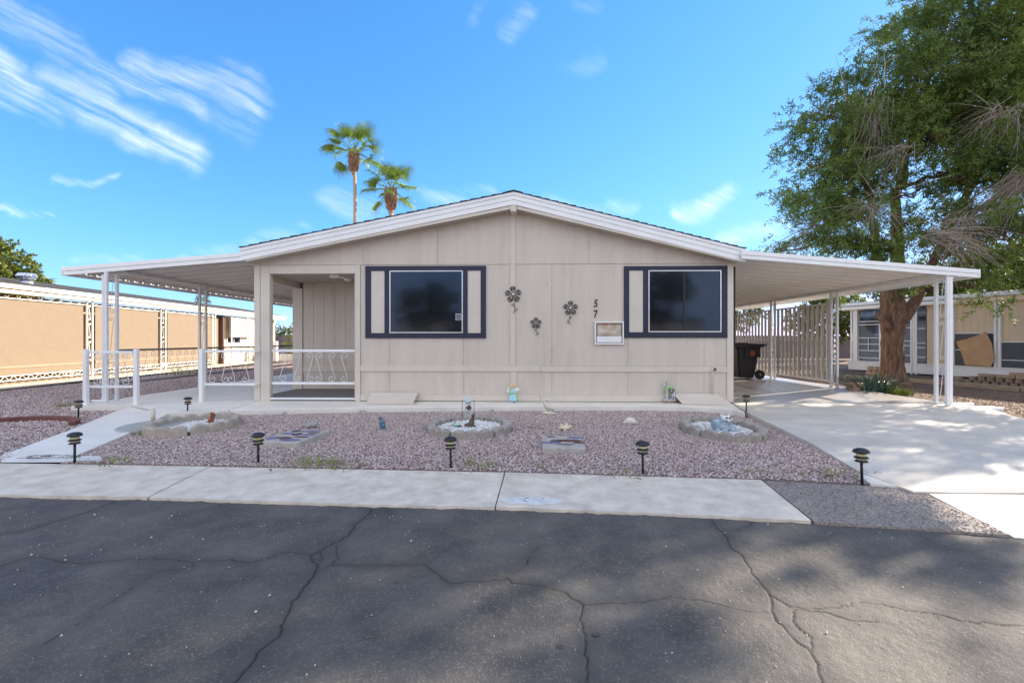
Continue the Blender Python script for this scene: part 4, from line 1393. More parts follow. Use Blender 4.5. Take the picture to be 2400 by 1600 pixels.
# ------------------------------------------------------------------ garden rings
def ring(root, cx, cy, rx, ry, segs, per, m, h=.10, w=.10, a0=0.0, gap=.03, z=-.10, deep=.10, order=1.0):
    for s_ in range(segs):
        t0 = a0 + s_ * 2 * PI / segs + gap; t1 = a0 + (s_ + 1) * 2 * PI / segs - gap
        n = per * 8
        mb = MB()
        for i in range(n + 1):
            u = i / n
            t = t0 + (t1 - t0) * u
            sc_ = abs(math.sin(PI * u * per))
            hh = h * (1 - deep * (1 - sc_) ** 1.5 * 3.0)
            bulge = .014 * sc_ ** .5
            for k, (rr, zc) in enumerate(((1.0, 0), (1.0, hh - .018), (.98 - 0, hh), (.98, hh), (1, hh - .015), (1, 0))):
                pass
            ro = 1.0
            ca_, sa_ = math.cos(t), math.sin(t)
            for (dr, zc) in ((bulge, 0), (bulge, hh - .02), (bulge - .012, hh - .004), (-.02, hh), (-w + .012 - bulge * .5, hh - .004), (-w - bulge * .5, hh - .02), (-w - bulge * .5, 0)):
                mb.v.append((cx + (rx + dr) * ca_, cy + (ry + dr) * sa_, z + zc))
        K = 7
        for i in range(n):
            for k in range(K - 1):
                a = i * K + k
                mb.f.append((a, a + K, a + K + 1, a + 1)); mb.mi.append(0)
        mb.f.append(tuple(range(K))); mb.mi.append(0)
        mb.f.append(tuple(n * K + k for k in range(K - 1, -1, -1))); mb.mi.append(0)
        mb.build('edging_block', m, root, smooth=False)


def pebbles(root, cx, cy, rx, ry):
    poly = [(cx + rx * math.cos(2 * PI * i / 24), cy + ry * math.sin(2 * PI * i / 24)) for i in range(24)]
    mb = MB(); mb.prism(poly, -.097, -.075); mb.build('pebble_base', BED, root)
    stones('white_pebbles', poly, -.06, 2300, .017, PEB, root, flat=.8)


r1 = thing('edging_ring', 'round ring of scalloped concrete edging filled with white pebbles, in the middle of the gravel', 'garden ring', (-.82, 6.88, -.1))
ring(r1, -.82, 6.88, .62, .70, 6, 3, CURB, h=.125, a0=.2)
pebbles(r1, -.82, 6.88, .49, .57)
r2 = thing('edging_ring', 'oval ring of scalloped edging around the grey raccoon statue, near the driveway', 'garden ring', (2.92, 6.82, -.1))
ring(r2, 2.92, 6.80, .53, .75, 4, 4, CURB, h=.135, a0=-1.05)
pebbles(r2, 2.92, 6.80, .40, .62)
r3 = thing('edging_ring', 'ring of pale worn edging arcs around white pebbles, next to the grey disc', 'garden ring', (-5.02, 6.85, -.1))
ring(r3, -5.05, 6.85, .56, .68, 4, 4, CURBL, h=.155, a0=-.95 - PI / 2, w=.09, deep=.07)
pebbles(r3, -5.05, 6.85, .45, .57)

# disc with pipe
dk = thing('round_cover', 'flat round grey concrete cover beside the left pebble ring', 'cover', (-5.72, 6.86, -.1))
b = MB(); b.lathe([(.38, 0), (.40, .01), (.40, .045), (.385, .055), (.05, .058)], 36, (-5.72, 6.86, -.09), sx=.95, sy=1.25); b.build('disc', DISC, dk)
b = MB(); b.lathe([(.030, 0), (.030, .20), (.026, .20), (.026, .16)], 14, (-5.93, 7.13, -.035)); tagit(b.build('pipe_stub', PIPE, None, True), 'short cream plastic pipe standing on the round grey cover', 'pipe')

# brick-red curved edging, far left
b = MB()
arc = [(-7.95 + .95 * math.cos(t), 6.75 + .75 * math.sin(t)) for t in np.linspace(.3, PI + .9, 14)]
arc2 = [(-7.95 + .85 * math.cos(t), 6.75 + .66 * math.sin(t)) for t in np.linspace(PI + .9, .3, 14)]
b.prism(arc + arc2, -.10, -.015)
tagit(b.build('edging_curb', REDBRK, None, bevel=.01), 'low dull-red curved garden edging left of the walkway', 'edging')

# ------------------------------------------------------------------ flagstone pads
def pad(label, c, ang, w, d, stones_):
    t = thing('flagstone_pad', label, 'stepping stone', (c[0], c[1], -.1), ang, 'flagstone stepping pads')
    mb = MB(); mb.prism([(-w / 2, -d / 2), (w / 2 - .03, -d / 2), (w / 2, -d / 2 + .03), (w / 2, d / 2), (-w / 2, d / 2)], 0, .075)
    mb.build('pad', PADC, t, world=False, bevel=.012)
    for (x, y, a, b_, m, rz) in stones_:
        n = 8
        poly = []
        for i in range(n):
            tt = 2 * PI * i / n + random.uniform(-.2, .2)
            rr = random.uniform(.85, 1.1)
            poly.append((x * w / 2 + a * rr * math.cos(tt) * math.cos(rz) - b_ * rr * math.sin(tt) * math.sin(rz), y * d / 2 + a * rr * math.cos(tt) * math.sin(rz) + b_ * rr * math.sin(tt) * math.cos(rz)))
        mb = MB(); mb.prism(poly, .07, .081); mb.build('flagstone', m, t, world=False, bevel=.003)
    return t


pad('square flagstone-set pad with purple and maroon stones, left of the middle ring', (-3.08, 6.06), -.10, .56, .78,
    [(-.6, .7, .06, .07, FLAGD, 0), (.2, .72, .16, .05, FLAGP, .1), (.55, .45, .09, .03, FLAGR, 0), (-.6, .25, .10, .05, FLAGP, 0), (-.1, .2, .07, .08, FLAGD, 0), (.5, .15, .12, .05, FLAGP, 0),
     (-.65, -.5, .09, .09, FLAGP, .2), (-.15, -.42, .09, .07, FLAGR, .3), (.5, -.2, .12, .035, FLAGR, 0), (.35, -.68, .15, .07, FLAGP, 0)])
pad('weathered flagstone pad with a broken corner, right of the middle ring', (.49, 5.80), -.03, .52, .68,
    [(-.55, .75, .06, .02, FLAGR, 0), (.65, .65, .10, .06, FLAGP, 0), (-.3, .05, .08, .06, FLAGD, -.3), (.35, .1, .17, .07, FLAGR, 0), (.75, -.2, .07, .04, FLAGR, .1), (-.6, -.25, .13, .05, FLAGP, 0),
     (-.5, .35, .12, .05, PADC, 0), (.1, -.5, .12, .02, FLAGD, 0)])

# ------------------------------------------------------------------ garden ornaments
def blobs(name, m, lst, parent=None, vox=.008):
    mb = MB()
    for it in lst:
        c, r_ = it[0], it[1]
        M = Matrix.Rotation(it[2], 4, it[3]) if len(it) > 2 else None
        mb.ball(c, r_, 12, 8, M=M)
    return mb.build(name, m, parent, smooth=True, world=False, remesh=vox)


# raccoon lying in the right ring
rc = thing('raccoon_statue', 'grey-blue resin raccoon statue lying on white pebbles', 'statue', (2.90, 6.72, -.07))
blobs('body', RACC, [((0, 0, .07), (.15, .10, .085)), ((-.09, 0, .10), (.08, .085, .08)), ((.09, -.02, .06), (.08, .09, .07)), ((-.02, -.01, .15), (.09, .07, .05)),
                     ((-.11, -.09, .02), (.035, .05, .03)), ((0.0, -.10, .02), (.04, .05, .03)), ((.11, -.10, .025), (.04, .05, .035))], rc, .007)
hd = blobs('head', RACW, [((.02, -.05, .20), (.062, .055, .042)), ((.055, -.10, .175), (.03, .03, .02)), ((-.035, -.035, .24), (.02, .012, .022)), ((.075, -.035, .238), (.02, .012, .022)), ((.09, -.06, .18), (.03, .03, .022))], rc, .006)
b = MB()
b.ball((.015, -.098, .215), (.018, .012, .013), 8, 5); b.ball((.058, -.098, .205), (.018, .012, .013), 8, 5); b.ball((.066, -.130, .185), (.010, .008, .008), 8, 5)
b.build('face_mask', DARK, rc, True, world=False)

# preening bird
sw_ = thing('bird_statue', 'ivory plaster long-necked bird statue preening, on its rock base by the wall', 'statue', (.46, 8.32, -.09))
blobs('bird', IVORY, [((-.01, 0, .135), (.082, .062, .058), .35, 'Y'), ((.045, 0, .115), (.082, .05, .042), .45, 'Y'), ((.10, 0, .075), (.055, .03, .022), .75, 'Y'),
                      ((-.055, 0, .155), (.046, .045, .044)), ((-.078, 0, .19), (.038, .037, .038)), ((-.082, 0, .222), (.034, .033, .034)), ((-.068, 0, .252), (.031, .031, .031)), ((-.042, 0, .268), (.024, .025, .022)),
                      ((-.014, 0, .262), (.026, .026, .024)), ((.0, -.004, .238), (.022, .024, .024)), ((.0, -.012, .205), (.009, .010, .026)),
                      ((.015, -.01, .06), (.017, .017, .045)), ((-.02, .01, .06), (.017, .017, .045))], sw_, .0045)
blobs('base', IVORY, [((-.02, 0, .02), (.12, .07, .03)), ((.05, 0, .015), (.09, .06, .025)), ((-.085, 0, .06), (.035, .05, .05))], sw_, .008)

# turtle / armadillo dome with eyes
ar = thing('armadillo_ornament', 'small ivory domed armadillo ornament with two dark eyes on the gravel', 'statue', (1.72, 7.40, -.085))
blobs('body', IVORY, [((0, 0, .035), (.095, .07, .065)), ((.05, -.045, .02), (.055, .04, .028)), ((-.08, 0, .015), (.05, .03, .02)), ((.10, -.02, .012), (.03, .02, .015))], ar, .006)
b = MB(); b.ball((.035, -.088, .03), .007, 6, 4); b.ball((.07, -.084, .032), .007, 6, 4); b.build('eye', DARK, ar, True, world=False)

# starfish-like shell
st_ = thing('starfish_ornament', 'pale yellow star-shaped shell ornament lying behind the right flagstone pad', 'ornament', (.62, 6.83, -.08))
blobs('shell', mat('pale_yellow_shell', (.66, .60, .42), .8, .12, 20, .4, 60), [((0, 0, .03), (.06, .05, .035))] + [((.062 * math.cos(a_), .03 * math.sin(a_), .03 + .03 * math.sin(a_)), (.05, .022, .020), -a_, 'Y') for a_ in (.35, 1.3, 2.3, 3.2, 4.6)], st_, .006)

# grey frog-like rock
fg = thing('frog_ornament', 'small grey stone frog ornament near the left flagstone pad', 'statue', (-3.27, 6.92, -.09))
blobs('body', ROCKG, [((.01, 0, .04), (.075, .06, .05)), ((-.04, -.03, .03), (.04, .04, .03)), ((.05, .01, .06), (.045, .04, .05)), ((-.02, -.02, .085), (.022, .02, .02)), ((-.07, -.03, .015), (.035, .03, .02))], fg, .007)
b = MB(); b.ball((-.025, -.035, .102), .008, 6, 4); b.build('eye', WHITE, fg, True, world=False)

# blue glazed bird
bl = thing('bluebird_ornament', 'blue glazed figurine of a perched bird standing alone on the gravel', 'statue', (-2.16, 6.86, -.09))
blobs('figure', BLUEG, [((0, 0, .10), (.038, .035, .06)), ((-.018, -.005, .168), (.03, .028, .028)), ((.02, 0, .05), (.045, .03, .035)), ((-.045, -.02, .165), (.016, .008, .008)), ((.035, 0, .09), (.022, .02, .05))], bl, .005)
blobs('base', BLUEG, [((.01, 0, .012), (.065, .045, .018))], bl, .006)

# brown seal-like figure and green glass in the middle ring
fi = thing('seal_figurine', 'brown weathered figurine rearing up among white pebbles of the middle ring', 'statue', (-.80, 6.90, -.07))
blobs('figure', FIGB, [((0, 0, .06), (.045, .04, .07)), ((.02, 0, .12), (.032, .03, .055), .25, 'Y'), ((.03, 0, .185), (.03, .028, .028)), ((-.06, -.01, .04), (.045, .03, .035)), ((.02, -.035, .185), (.015, .015, .01)), ((.0, 0, .02), (.08, .05, .03))], fi, .006)
gg = thing('glass_ornament', 'pale green glass lump lying left of the brown figurine', 'ornament', (-1.02, 6.88, -.06))
blobs('glass', GRNG, [((0, 0, .03), (.05, .04, .025), .4, 'Y'), ((-.045, 0, .045), (.03, .03, .03)), ((.04, 0, .04), (.03, .03, .02))], gg, .007)
blobs('dark_end', DARK, [((.03, -.03, .012), (.045, .02, .02))], gg, .007)  # near-black lump at one end of the glass
rd = thing('clay_ornament', 'rust-red clay ornament standing in the left pebble ring', 'ornament', (-4.98, 7.12, -.07))
blobs('figure', TERRA, [((.0, 0, .05), (.05, .04, .04)), ((.02, 0, .10), (.035, .03, .06)), ((.03, 0, .15), (.045, .03, .03), .5, 'Y'), ((-.035, 0, .02), (.04, .03, .025))], rd, .007)

# pale lighthouse-like glass stake ornament behind the middle ring
lh = thing('garden_stake', 'pale glass totem garden stake with a diamond plate behind the middle ring', 'garden stake', (-.98, 7.98, -.09))
b = MB(); b.lathe([(.055, 0), (.055, .012), (.03, .02)], 14, (-.98, 7.98, -.085)); b.build('foot', GLASSY, lh)
for dx in (-.045, .045):
    b = MB(); b.tube([(-.98 + dx, 7.98, -.08), (-.98 + dx, 7.98, .17)], .010, 6); b.build('glass_rod', GLASSY, lh)
for dx in (-.105, .105):
    b = MB(); b.tube([(-.98 + dx, 7.98, -.08), (-.98 + dx, 7.98, .215)], .005, 5); b.build('metal_rod', FIGB, lh)
blobs('globe', GLASSY, [((-.0, 0, .275), (.055, .04, .055)), ((0, 0, .33), (.03, .03, .03))], lh, .006)
b = MB(); b.box(-.04, .04, -.006, .006, -.04, .04, M=Matrix.Translation((-.965, 7.95, .075)) @ Matrix.Rotation(R(45), 4, 'Y')); b.build('diamond_plate', FIGB, lh)

# painted angel on a stake, leaning to the wall
an = thing('angel_stake', 'painted angel garden stake in a light blue dress against the centre of the wall', 'garden stake', (-.22, 9.17, .0))
A0 = (-.215, 9.235)
b = MB(); b.prism_y([(-.075, .03), (.075, .03), (.035, .215), (-.045, .215)], -.008, .008)
b.prism_y([(-.04, .217), (.035, .217), (.03, .285), (-.03, .285)], -.008, .008)
b.v = [(x + .0, y - .01, z) for x, y, z in b.v]; b.build('dress', LBLUE, an, world=False, bevel=.004)
b = MB(); b.lathe([(.048, -.006), (.052, 0), (.048, .006)], 18, M=Matrix.Translation((.0, -.01, .335)) @ Matrix.Rotation(R(90), 4, 'X')); b.build('hair', HAIR, an, world=False)
b = MB(); b.lathe([(.03, -.006), (.032, 0), (.03, .006)], 16, M=Matrix.Translation((.0, -.02, .328)) @ Matrix.Rotation(R(90), 4, 'X')); b.build('face', SKIN, an, world=False)
b = MB(); b.ball((.078, 0, .262), (.055, .006, .032), 12, 6, M=None); b.build('wing', WHITE, an, True, world=False)
b = MB(); b.ball((-.095, -.005, .25), (.018, .006, .062), 12, 6, M=Matrix.Rotation(R(-22), 4, 'Y') @ Matrix.Rotation(R(44), 4, 'Y')); b.build('flower', WHITE, an, True, world=False)
b = MB(); b.tube([(-.02, -.025, .19), (.04, -.025, .20), (.085, -.025, .17), (.10, -.025, .11), (.085, -.025, .03)], .008, 6); b.ball((-.03, -.025, .18), (.03, .006, .016), 8, 5); b.ball((-.055, -.022, .25), (.025, .006, .02), 8, 5)
b.build('leaf_trim', LIME, an, True, world=False)
b = MB(); b.box(-.09, .09, -.012, -.006, .212, .222); b.build('sash', WHITE, an, world=False)
b = MB(); b.tube([(.01, 0, .03), (.03, -.12, .002)], .006, 6); b.build('stake', BLACK2, an, world=False)

# striped horse number plate on a log
dr = thing('zebra_number_sign', 'striped zebra cut-out with green scarf and number 57, on a log by the wall', 'sign', (2.93, 9.22, 0))
b = MB(); b.prism_y([(-.10, .29), (-.05, .30), (.09, .27), (.115, .25), (.115, .06), (.085, .06), (.075, .17), (.06, .15), (.05, .06), (.02, .06), (.02, .15), (-.02, .16), (-.05, .06), (-.075, .06), (-.085, .20), (-.105, .25)], -.006, .006)
b.prism_y([(-.11, .26), (-.075, .27), (-.06, .40), (-.075, .435), (-.10, .435), (-.105, .40), (-.135, .375), (-.13, .35), (-.10, .35)], -.0065, .0065)
b.build('body', mat('zebra_stripes', (.72, .74, .78), .5, c2=(.06, .07, .10), scale=6, stretch=(14, 1, .6), detail=1), dr, world=False)
b = MB(); b.tube([(-.085, -.012, .315), (-.03, -.012, .31), (.03, -.012, .30), (.10, -.012, .25)], .012, 6); b.tube([(-.085, -.012, .315), (-.085, -.012, .23), (-.04, -.012, .19), (.0, -.012, .19)], .012, 6)
b.build('scarf', LIME, dr, True, world=False)
text_mesh('number', '57', .13, BLACK2, dr, (.025, -.022, .185))
b = MB()
for k in range(6):
    b.ball((-.11 + .045 * k, -.005, .052 + .006 * (k % 2)), (.028, .008, .014), 8, 5)
b.build('grass_trim', PURPL, dr, True, world=False)
b = MB(); b.tube([(-.06, 0, .02), (-.06, 0, .06)], .004, 5); b.tube([(.06, 0, .02), (.06, 0, .06)], .004, 5); b.build('pin', BLACK2, dr, world=False)
b = MB(); b.tube([(-.15, 0, .022), (.17, 0, .022)], .022, 12, flat=1.4); b.build('log', WOOD, dr, True, world=False)

# ------------------------------------------------------------------ trash cart
tcx_, tcy_ = 7.15, 15.0
tcx = thing('trash_cart', 'black wheeled trash cart with an orange round logo under the carport', 'trash cart', (tcx_, tcy_, 0))
b = MB()
prof = [(-.25, -.25, .30, .27, .05), (-.33, -.28, .38, .30, .95), (-.37, -.31, .43, .32, 1.02)]


def rr_(x0, y0, x1, y1, z, n=4, r_=.06):
    out = []
    for (cx_, cy_, a) in ((x1 - r_, y1 - r_, 0), (x0 + r_, y1 - r_, 90), (x0 + r_, y0 + r_, 180), (x1 - r_, y0 + r_, 270)):
        for i in range(n + 1):
            t = R(a + 90 * i / n)
            out.append((cx_ + r_ * math.cos(t), cy_ + r_ * math.sin(t), z))
    return out


k0 = None
for p in prof:
    pts = rr_(p[0], p[1], p[2] if p[4] > .1 else .22, p[3], p[4])
    k = len(b.v); b.v += pts; n = len(pts)
    if k0 is not None:
        for i in range(n):
            b.f.append((k0 + i, k0 + (i + 1) % n, k + (i + 1) % n, k + i)); b.mi.append(0)
    k0 = k
b.f.append(tuple(range(n - 1, -1, -1))); b.mi.append(0)
b.f.append(tuple(k0 + i for i in range(n))); b.mi.append(0)
b.box(-.12, .36, -.325, -.25, .70, 1.0)
b.build('body', BLACK, tcx, world=False, bevel=.012)
b = MB()
b.prism_y([(-.42, 1.02), (.42, 1.02), (.55, 1.10), (.50, 1.12), (.05, 1.14), (-.38, 1.13), (-.43, 1.07)], -.34, .34)
b.box(-.36, .02, -.26, .26, 1.135, 1.165)
b.build('lid', BLACK, tcx, world=False, bevel=.015)
b = MB(); b.tube([(.46, -.26, 1.04), (.60, -.26, 1.10), (.60, .26, 1.10), (.46, .26, 1.04)], .018, 8); b.build('handle', BLACK, tcx, True, world=False)
wh = None
for yy in (-.33, .33):
    w_ = bpy.data.objects.new('wheel', None); COL.objects.link(w_); w_.parent = tcx
    b = MB(); b.lathe([(.10, -.035), (.145, -.035), (.155, -.02), (.155, .02), (.145, .035), (.10, .035)], 24, M=Matrix.Translation((.34, yy, .155)) @ Matrix.Rotation(R(90), 4, 'X')); b.build('tyre', BLACK2, w_, world=False)
    b = MB()
    for k in range(6):
        a = k * PI / 3
        b.box(.02, .10, -.036, .036, -.018, .018, M=Matrix.Translation((.34, yy, .155)) @ Matrix.Rotation(a, 4, 'Y'))
    b.build('rim', BLACK, w_, world=False)
    b = MB(); b.lathe([(.022, -.045), (.022, .045)], 10, M=Matrix.Translation((.34, yy, .155)) @ Matrix.Rotation(R(90), 4, 'X')); b.build('hub', ALU, w_, world=False)
b = MB()
for i in range(28):
    a0, a1 = 2 * PI * i / 28, 2 * PI * (i + 1) / 28
    for r0, r1 in ((.064, .082),):
        b.add([(.12 + r0 * math.cos(a0), -.3285, .83 + r0 * math.sin(a0)), (.12 + r1 * math.cos(a0), -.3285, .83 + r1 * math.sin(a0)), (.12 + r1 * math.cos(a1), -.3285, .83 + r1 * math.sin(a1)), (.12 + r0 * math.cos(a1), -.3285, .83 + r0 * math.sin(a1))], [(0, 1, 2, 3)])
b.build('logo_ring', ORANGE, tcx, world=False)
text_mesh('logo_letter', 'R', .16, ORANGE, tcx, (.12, -.3305, .775), .001, 0, .004)
# small bench-like ledge and rods at the dark end
b = MB(); b.box(4.6, 6.0, 17.4, 18.0, .40, .46); b.box(4.65, 4.72, 17.45, 17.95, .001, .40); b.box(5.88, 5.95, 17.45, 17.95, .001, .40)
tagit(b.build('low_bench', WOOD, None, bevel=.005), 'low wooden bench in the dark end of the carport, left of the cart', 'bench')

# ------------------------------------------------------------------ aloe and companion by the carport post
def blades(n, r0, h, wid, spread, curve, root, name, m, seg=5, c=(0, 0, 0), sx=1, sy=1):
    mb = MB()
    for k in range(n):
        a = random.uniform(0, 2 * PI); rr = r0 * math.sqrt(random.random())
        bx, by = c[0] + rr * math.cos(a) * sx, c[1] + rr * math.sin(a) * sy
        ang = a + random.gauss(0, .5)
        hh = h * random.uniform(.6, 1.15); sp = spread * random.uniform(.3, 1.2) * (.4 + rr / max(r0, 1e-3))
        wv = wid * random.uniform(.7, 1.2)
        side = Vector((-math.sin(ang), math.cos(ang), 0))
        v0 = len(mb.v)
        for i in range(seg + 1):
            t = i / seg
            p = Vector((bx + math.cos(ang) * sp * t ** curve, by + math.sin(ang) * sp * t ** curve, c[2] + hh * (t - .25 * t ** 3 * sp / max(hh, .01))))
            ww = wv * (1 - t) ** .7 * .5 + .0006
            mb.v.append(tuple(p - side * ww)); mb.v.append(tuple(p + Vector((0, 0, -ww * .5)))); mb.v.append(tuple(p + side * ww))
        for i in range(seg):
            q = v0 + i * 3
            mb.f.append((q, q + 1, q + 4, q + 3)); mb.f.append((q + 1, q + 2, q + 5, q + 4)); mb.mi += [0, 0]
    return mb.build(name, m, root, world=False)


al = thing('aloe_plant', 'spiky blue-green aloe clump in a broad clay pot beside the carport post', 'plant', (8.74, 11.6, -.06))
for _ in range(110):
    blades(1, .38, .56, .062, .50, 1.6, al, 'leaf', ALOE, sx=1.1, sy=.9)
b = MB(); b.lathe([(.12, 0), (.15, .05), (.18, .24), (.16, .25), (.15, .20)], 20, (-.42, .10, 0)); b.build('pot', mat('clay_pot', (.42, .27, .20), .8, .1, 5), al, world=False)
lg = thing('succulent_plant', 'small yellow-green leafy plant right of the aloe', 'plant', (9.02, 11.15, -.06))
kind(blades(120, .22, .20, .035, .14, 1.2, lg, 'leaves', SUCC, seg=3), 'stuff')
for k, (x, y, h, n, lab) in enumerate(((-2.25, 4.86, .11, 70, 'green grass tuft at the sidewalk edge left of the middle path light'),
                                        (-2.0, 4.84, .07, 40, 'low weed tuft beside the larger grass tuft'),
                                        (-.62, 4.95, .16, 8, 'thin tall weed right beside the middle path light'),
                                        (-.45, 4.82, .10, 26, 'sparse green weed right of the middle path light'),
                                        (.19, 4.85, .12, 7, 'single thin weed stalk standing in the gravel'),
                                        (3.12, 4.62, .08, 34, 'green weed at the driveway corner behind the rightmost path light'),
                                        (1.0, 4.66, .05, 30, 'short dry weed left of the path light near the right pad'),
                                        (2.35, 4.60, .05, 26, 'short weed where the aggregate strip meets the gravel'),
                                        (-5.32, 6.32, .09, 26, 'grass tuft between the round cover and the pebble ring'),
                                        (-9.35, 9.0, .10, 50, 'low weed with yellow flowers left of the patio railing'),
                                        (.25, 7.0, .06, 18, 'tiny green sprout on the gravel between ring and shell'),
                                        (-4.55, 4.93, .06, 50, 'dry brownish weed at the sidewalk edge near the walkway'),
                                        (-13.3, 17.5, .30, 60, 'green weed at the foot of the neighbouring wall'))):
    t = thing('weed', lab, 'weed', (x, y, -.095))
    BL_ = blades(n, .16 if k in (0, 1, 5, 6, 7, 11) else .05 if k in (2, 4) else .10 if k < 12 else .4, h, .012 if k < 12 else .03, h * .8, 1.3, t, 'blades', GRASS, seg=3, sx=1.5 if k not in (2, 4) else 1)
    kind(BL_, 'stuff')

# fallen leaves and white flecks
LV = [(-5.02, 8.22), (-3.02, 8.36), (-4.35, 8.17), (-2.95, 8.38), (-.6, 8.6), (.4, 5.1), (-.1, 5.35), (-1.75, 4.84), (1.5, 7.8), (3.0, 4.55), (2.8, 4.65), (.1, 6.9), (-.55, 6.75), (-.72, 6.62), (-2.6, 4.6), (1.1, 4.4)]
mb = MB()
for k in range(260):
    if k < len(LV):
        x, y = LV[k]; s_ = .05
    else:
        x = random.uniform(-5.0, 3.6); y = random.choice([random.uniform(4.75, 5.05), random.uniform(5, 8.4), random.uniform(4.8, 4.95)]); s_ = .016
        if x > 1: y = max(4.62, y - .15)
    a = random.uniform(0, PI); z = -.072
    c, s2 = math.cos(a) * s_, math.sin(a) * s_
    mb.add([(x - c, y - s2, z), (x - s2 * .4, y + c * .4, z + s_ * .4), (x + c, y + s2, z + s_ * .15), (x + s2 * .4, y - c * .4, z + s_ * .25)], [(0, 1, 2), (0, 2, 3)])
kind(mb.build('fallen_leaves', DRYL, None), 'stuff')
mb = MB()
for k in range(380):
    x = random.uniform(-4.5, 4.5); y = 1.5 + 2.1 * random.random() ** .8; s_ = random.choice([.003, .004, .005, .009 if random.random() < .2 else .003])
    mb.add([(x - s_, y, STZ + .001), (x, y - s_, STZ + .002), (x + s_, y + s_ * .3, STZ + .003), (x, y, STZ + s_ + .004)], [(0, 1, 3), (1, 2, 3), (2, 0, 3)])
kind(mb.build('street_grit', mat('grit', (.55, .50, .42), .8, .3, 9, island=.5), None), 'stuff')
# faded house number painted on the sidewalk
mb = MB()
poly = [(.07 + .265 * math.cos(t) * (1 + .06 * math.sin(5 * t)), 3.862 + .088 * math.sin(t) * (1 + .08 * math.sin(7 * t))) for t in np.linspace(0, 2 * PI, 36)[:-1]]
mb.prism(poly, -.0975, -.0935)
pn = mb.build('painted_number_patch', PAINT, sw)
mb = MB()
for (x, y, w, h) in ((.02, 3.915, .045, .004), (.16, 3.905, .03, .006), (.12, 3.885, .012, .004), (-.03, 3.885, .008, .006), (.0, 3.865, .03, .004), (.14, 3.85, .012, .005), (.02, 3.835, .02, .004)):
    mb.box(x - w / 2, x + w / 2, y - h, y + h, -.0934, -.0915)
mb.build('faded_digits', DARK, pn)
# twigs on the walkway foot
mb = MB()
for k in range(26):
    x = random.uniform(-5.75, -5.1); y = 5.0 + random.uniform(-.04, .10) + (x + 5.7) * .12
    pts = [(x + i * .035, y + random.gauss(0, .012) + i * .008, -.075 + random.uniform(0, .01)) for i in range(4)]
    mb.tube(pts, .0028, 3)
kind(mb.build('twig_litter', DARK, None), 'stuff')
# round stains / caps in the asphalt
for (x, y, r_, lab) in ((-.11, 2.31, .022, 'round survey cap in the asphalt left of the crack'), (.165, 2.07, .02, 'round worn survey cap in the asphalt nearest the camera'), (.34, 2.16, .016, 'small round cap in the asphalt right of the crack')):
    b = MB(); b.lathe([(r_, 0), (r_, .006), (r_ * .6, .007)], 16, (x, y, STZ - .001)); tagit(b.build('survey_cap', mat('survey_cap_metal', (.075, .06, .05), .6, .3, 30) if 'survey_cap_metal' not in MATS else MATS['survey_cap_metal'], None), lab, 'survey cap', 'round caps in the street')

# ================================================================== THE BIG TREE
tr_ = thing('pine_like_tree', 'big dark evergreen with a thick ridged trunk and dead grey twigs, right of the carport', 'tree', (10.42, 13.1, -.06))
T0 = Vector((10.42, 13.1, -.06))
b = MB()
NS, NR = 44, 34
cen = [(0, 0, -.05), (-.03, 0, .4), (-.05, 0, 1.0), (-.04, 0, 1.6), (-.02, 0, 2.1), (-.05, 0, 2.7)]
rad = [.37, .255, .225, .235, .28, .21]
for i in range(NR):
    t = i / (NR - 1) * (len(cen) - 1)
    k = min(int(t), len(cen) - 2); f = t - k
    c = [cen[k][q] * (1 - f) + cen[k + 1][q] * f for q in range(3)]
    r0 = rad[k] * (1 - f) + rad[k + 1] * f
    for j in range(NS):
        a = 2 * PI * j / NS
        z = c[2]
        rg = .028 * math.sin(9 * a + 1.5 * z + .8 * math.sin(3 * z)) + .020 * math.sin(17 * a - 3 * z + math.sin(7 * z)) + .012 * math.sin(31 * a + 11 * z)
        fl = .09 * max(0, 1 - z / .4) * (math.sin(5 * a + .5) * .5 + .3)
        b.v.append((c[0] + (r0 + rg + fl + random.gauss(0, .006)) * math.cos(a), c[1] + (r0 + rg + fl) * math.sin(a), z))
for i in range(NR - 1):
    for j in range(NS):
        a = i * NS + j; q = i * NS + (j + 1) % NS
        b.f.append((a, q, q + NS, a + NS)); b.mi.append(0)
b.build('trunk', BARK, tr_, True, world=False)
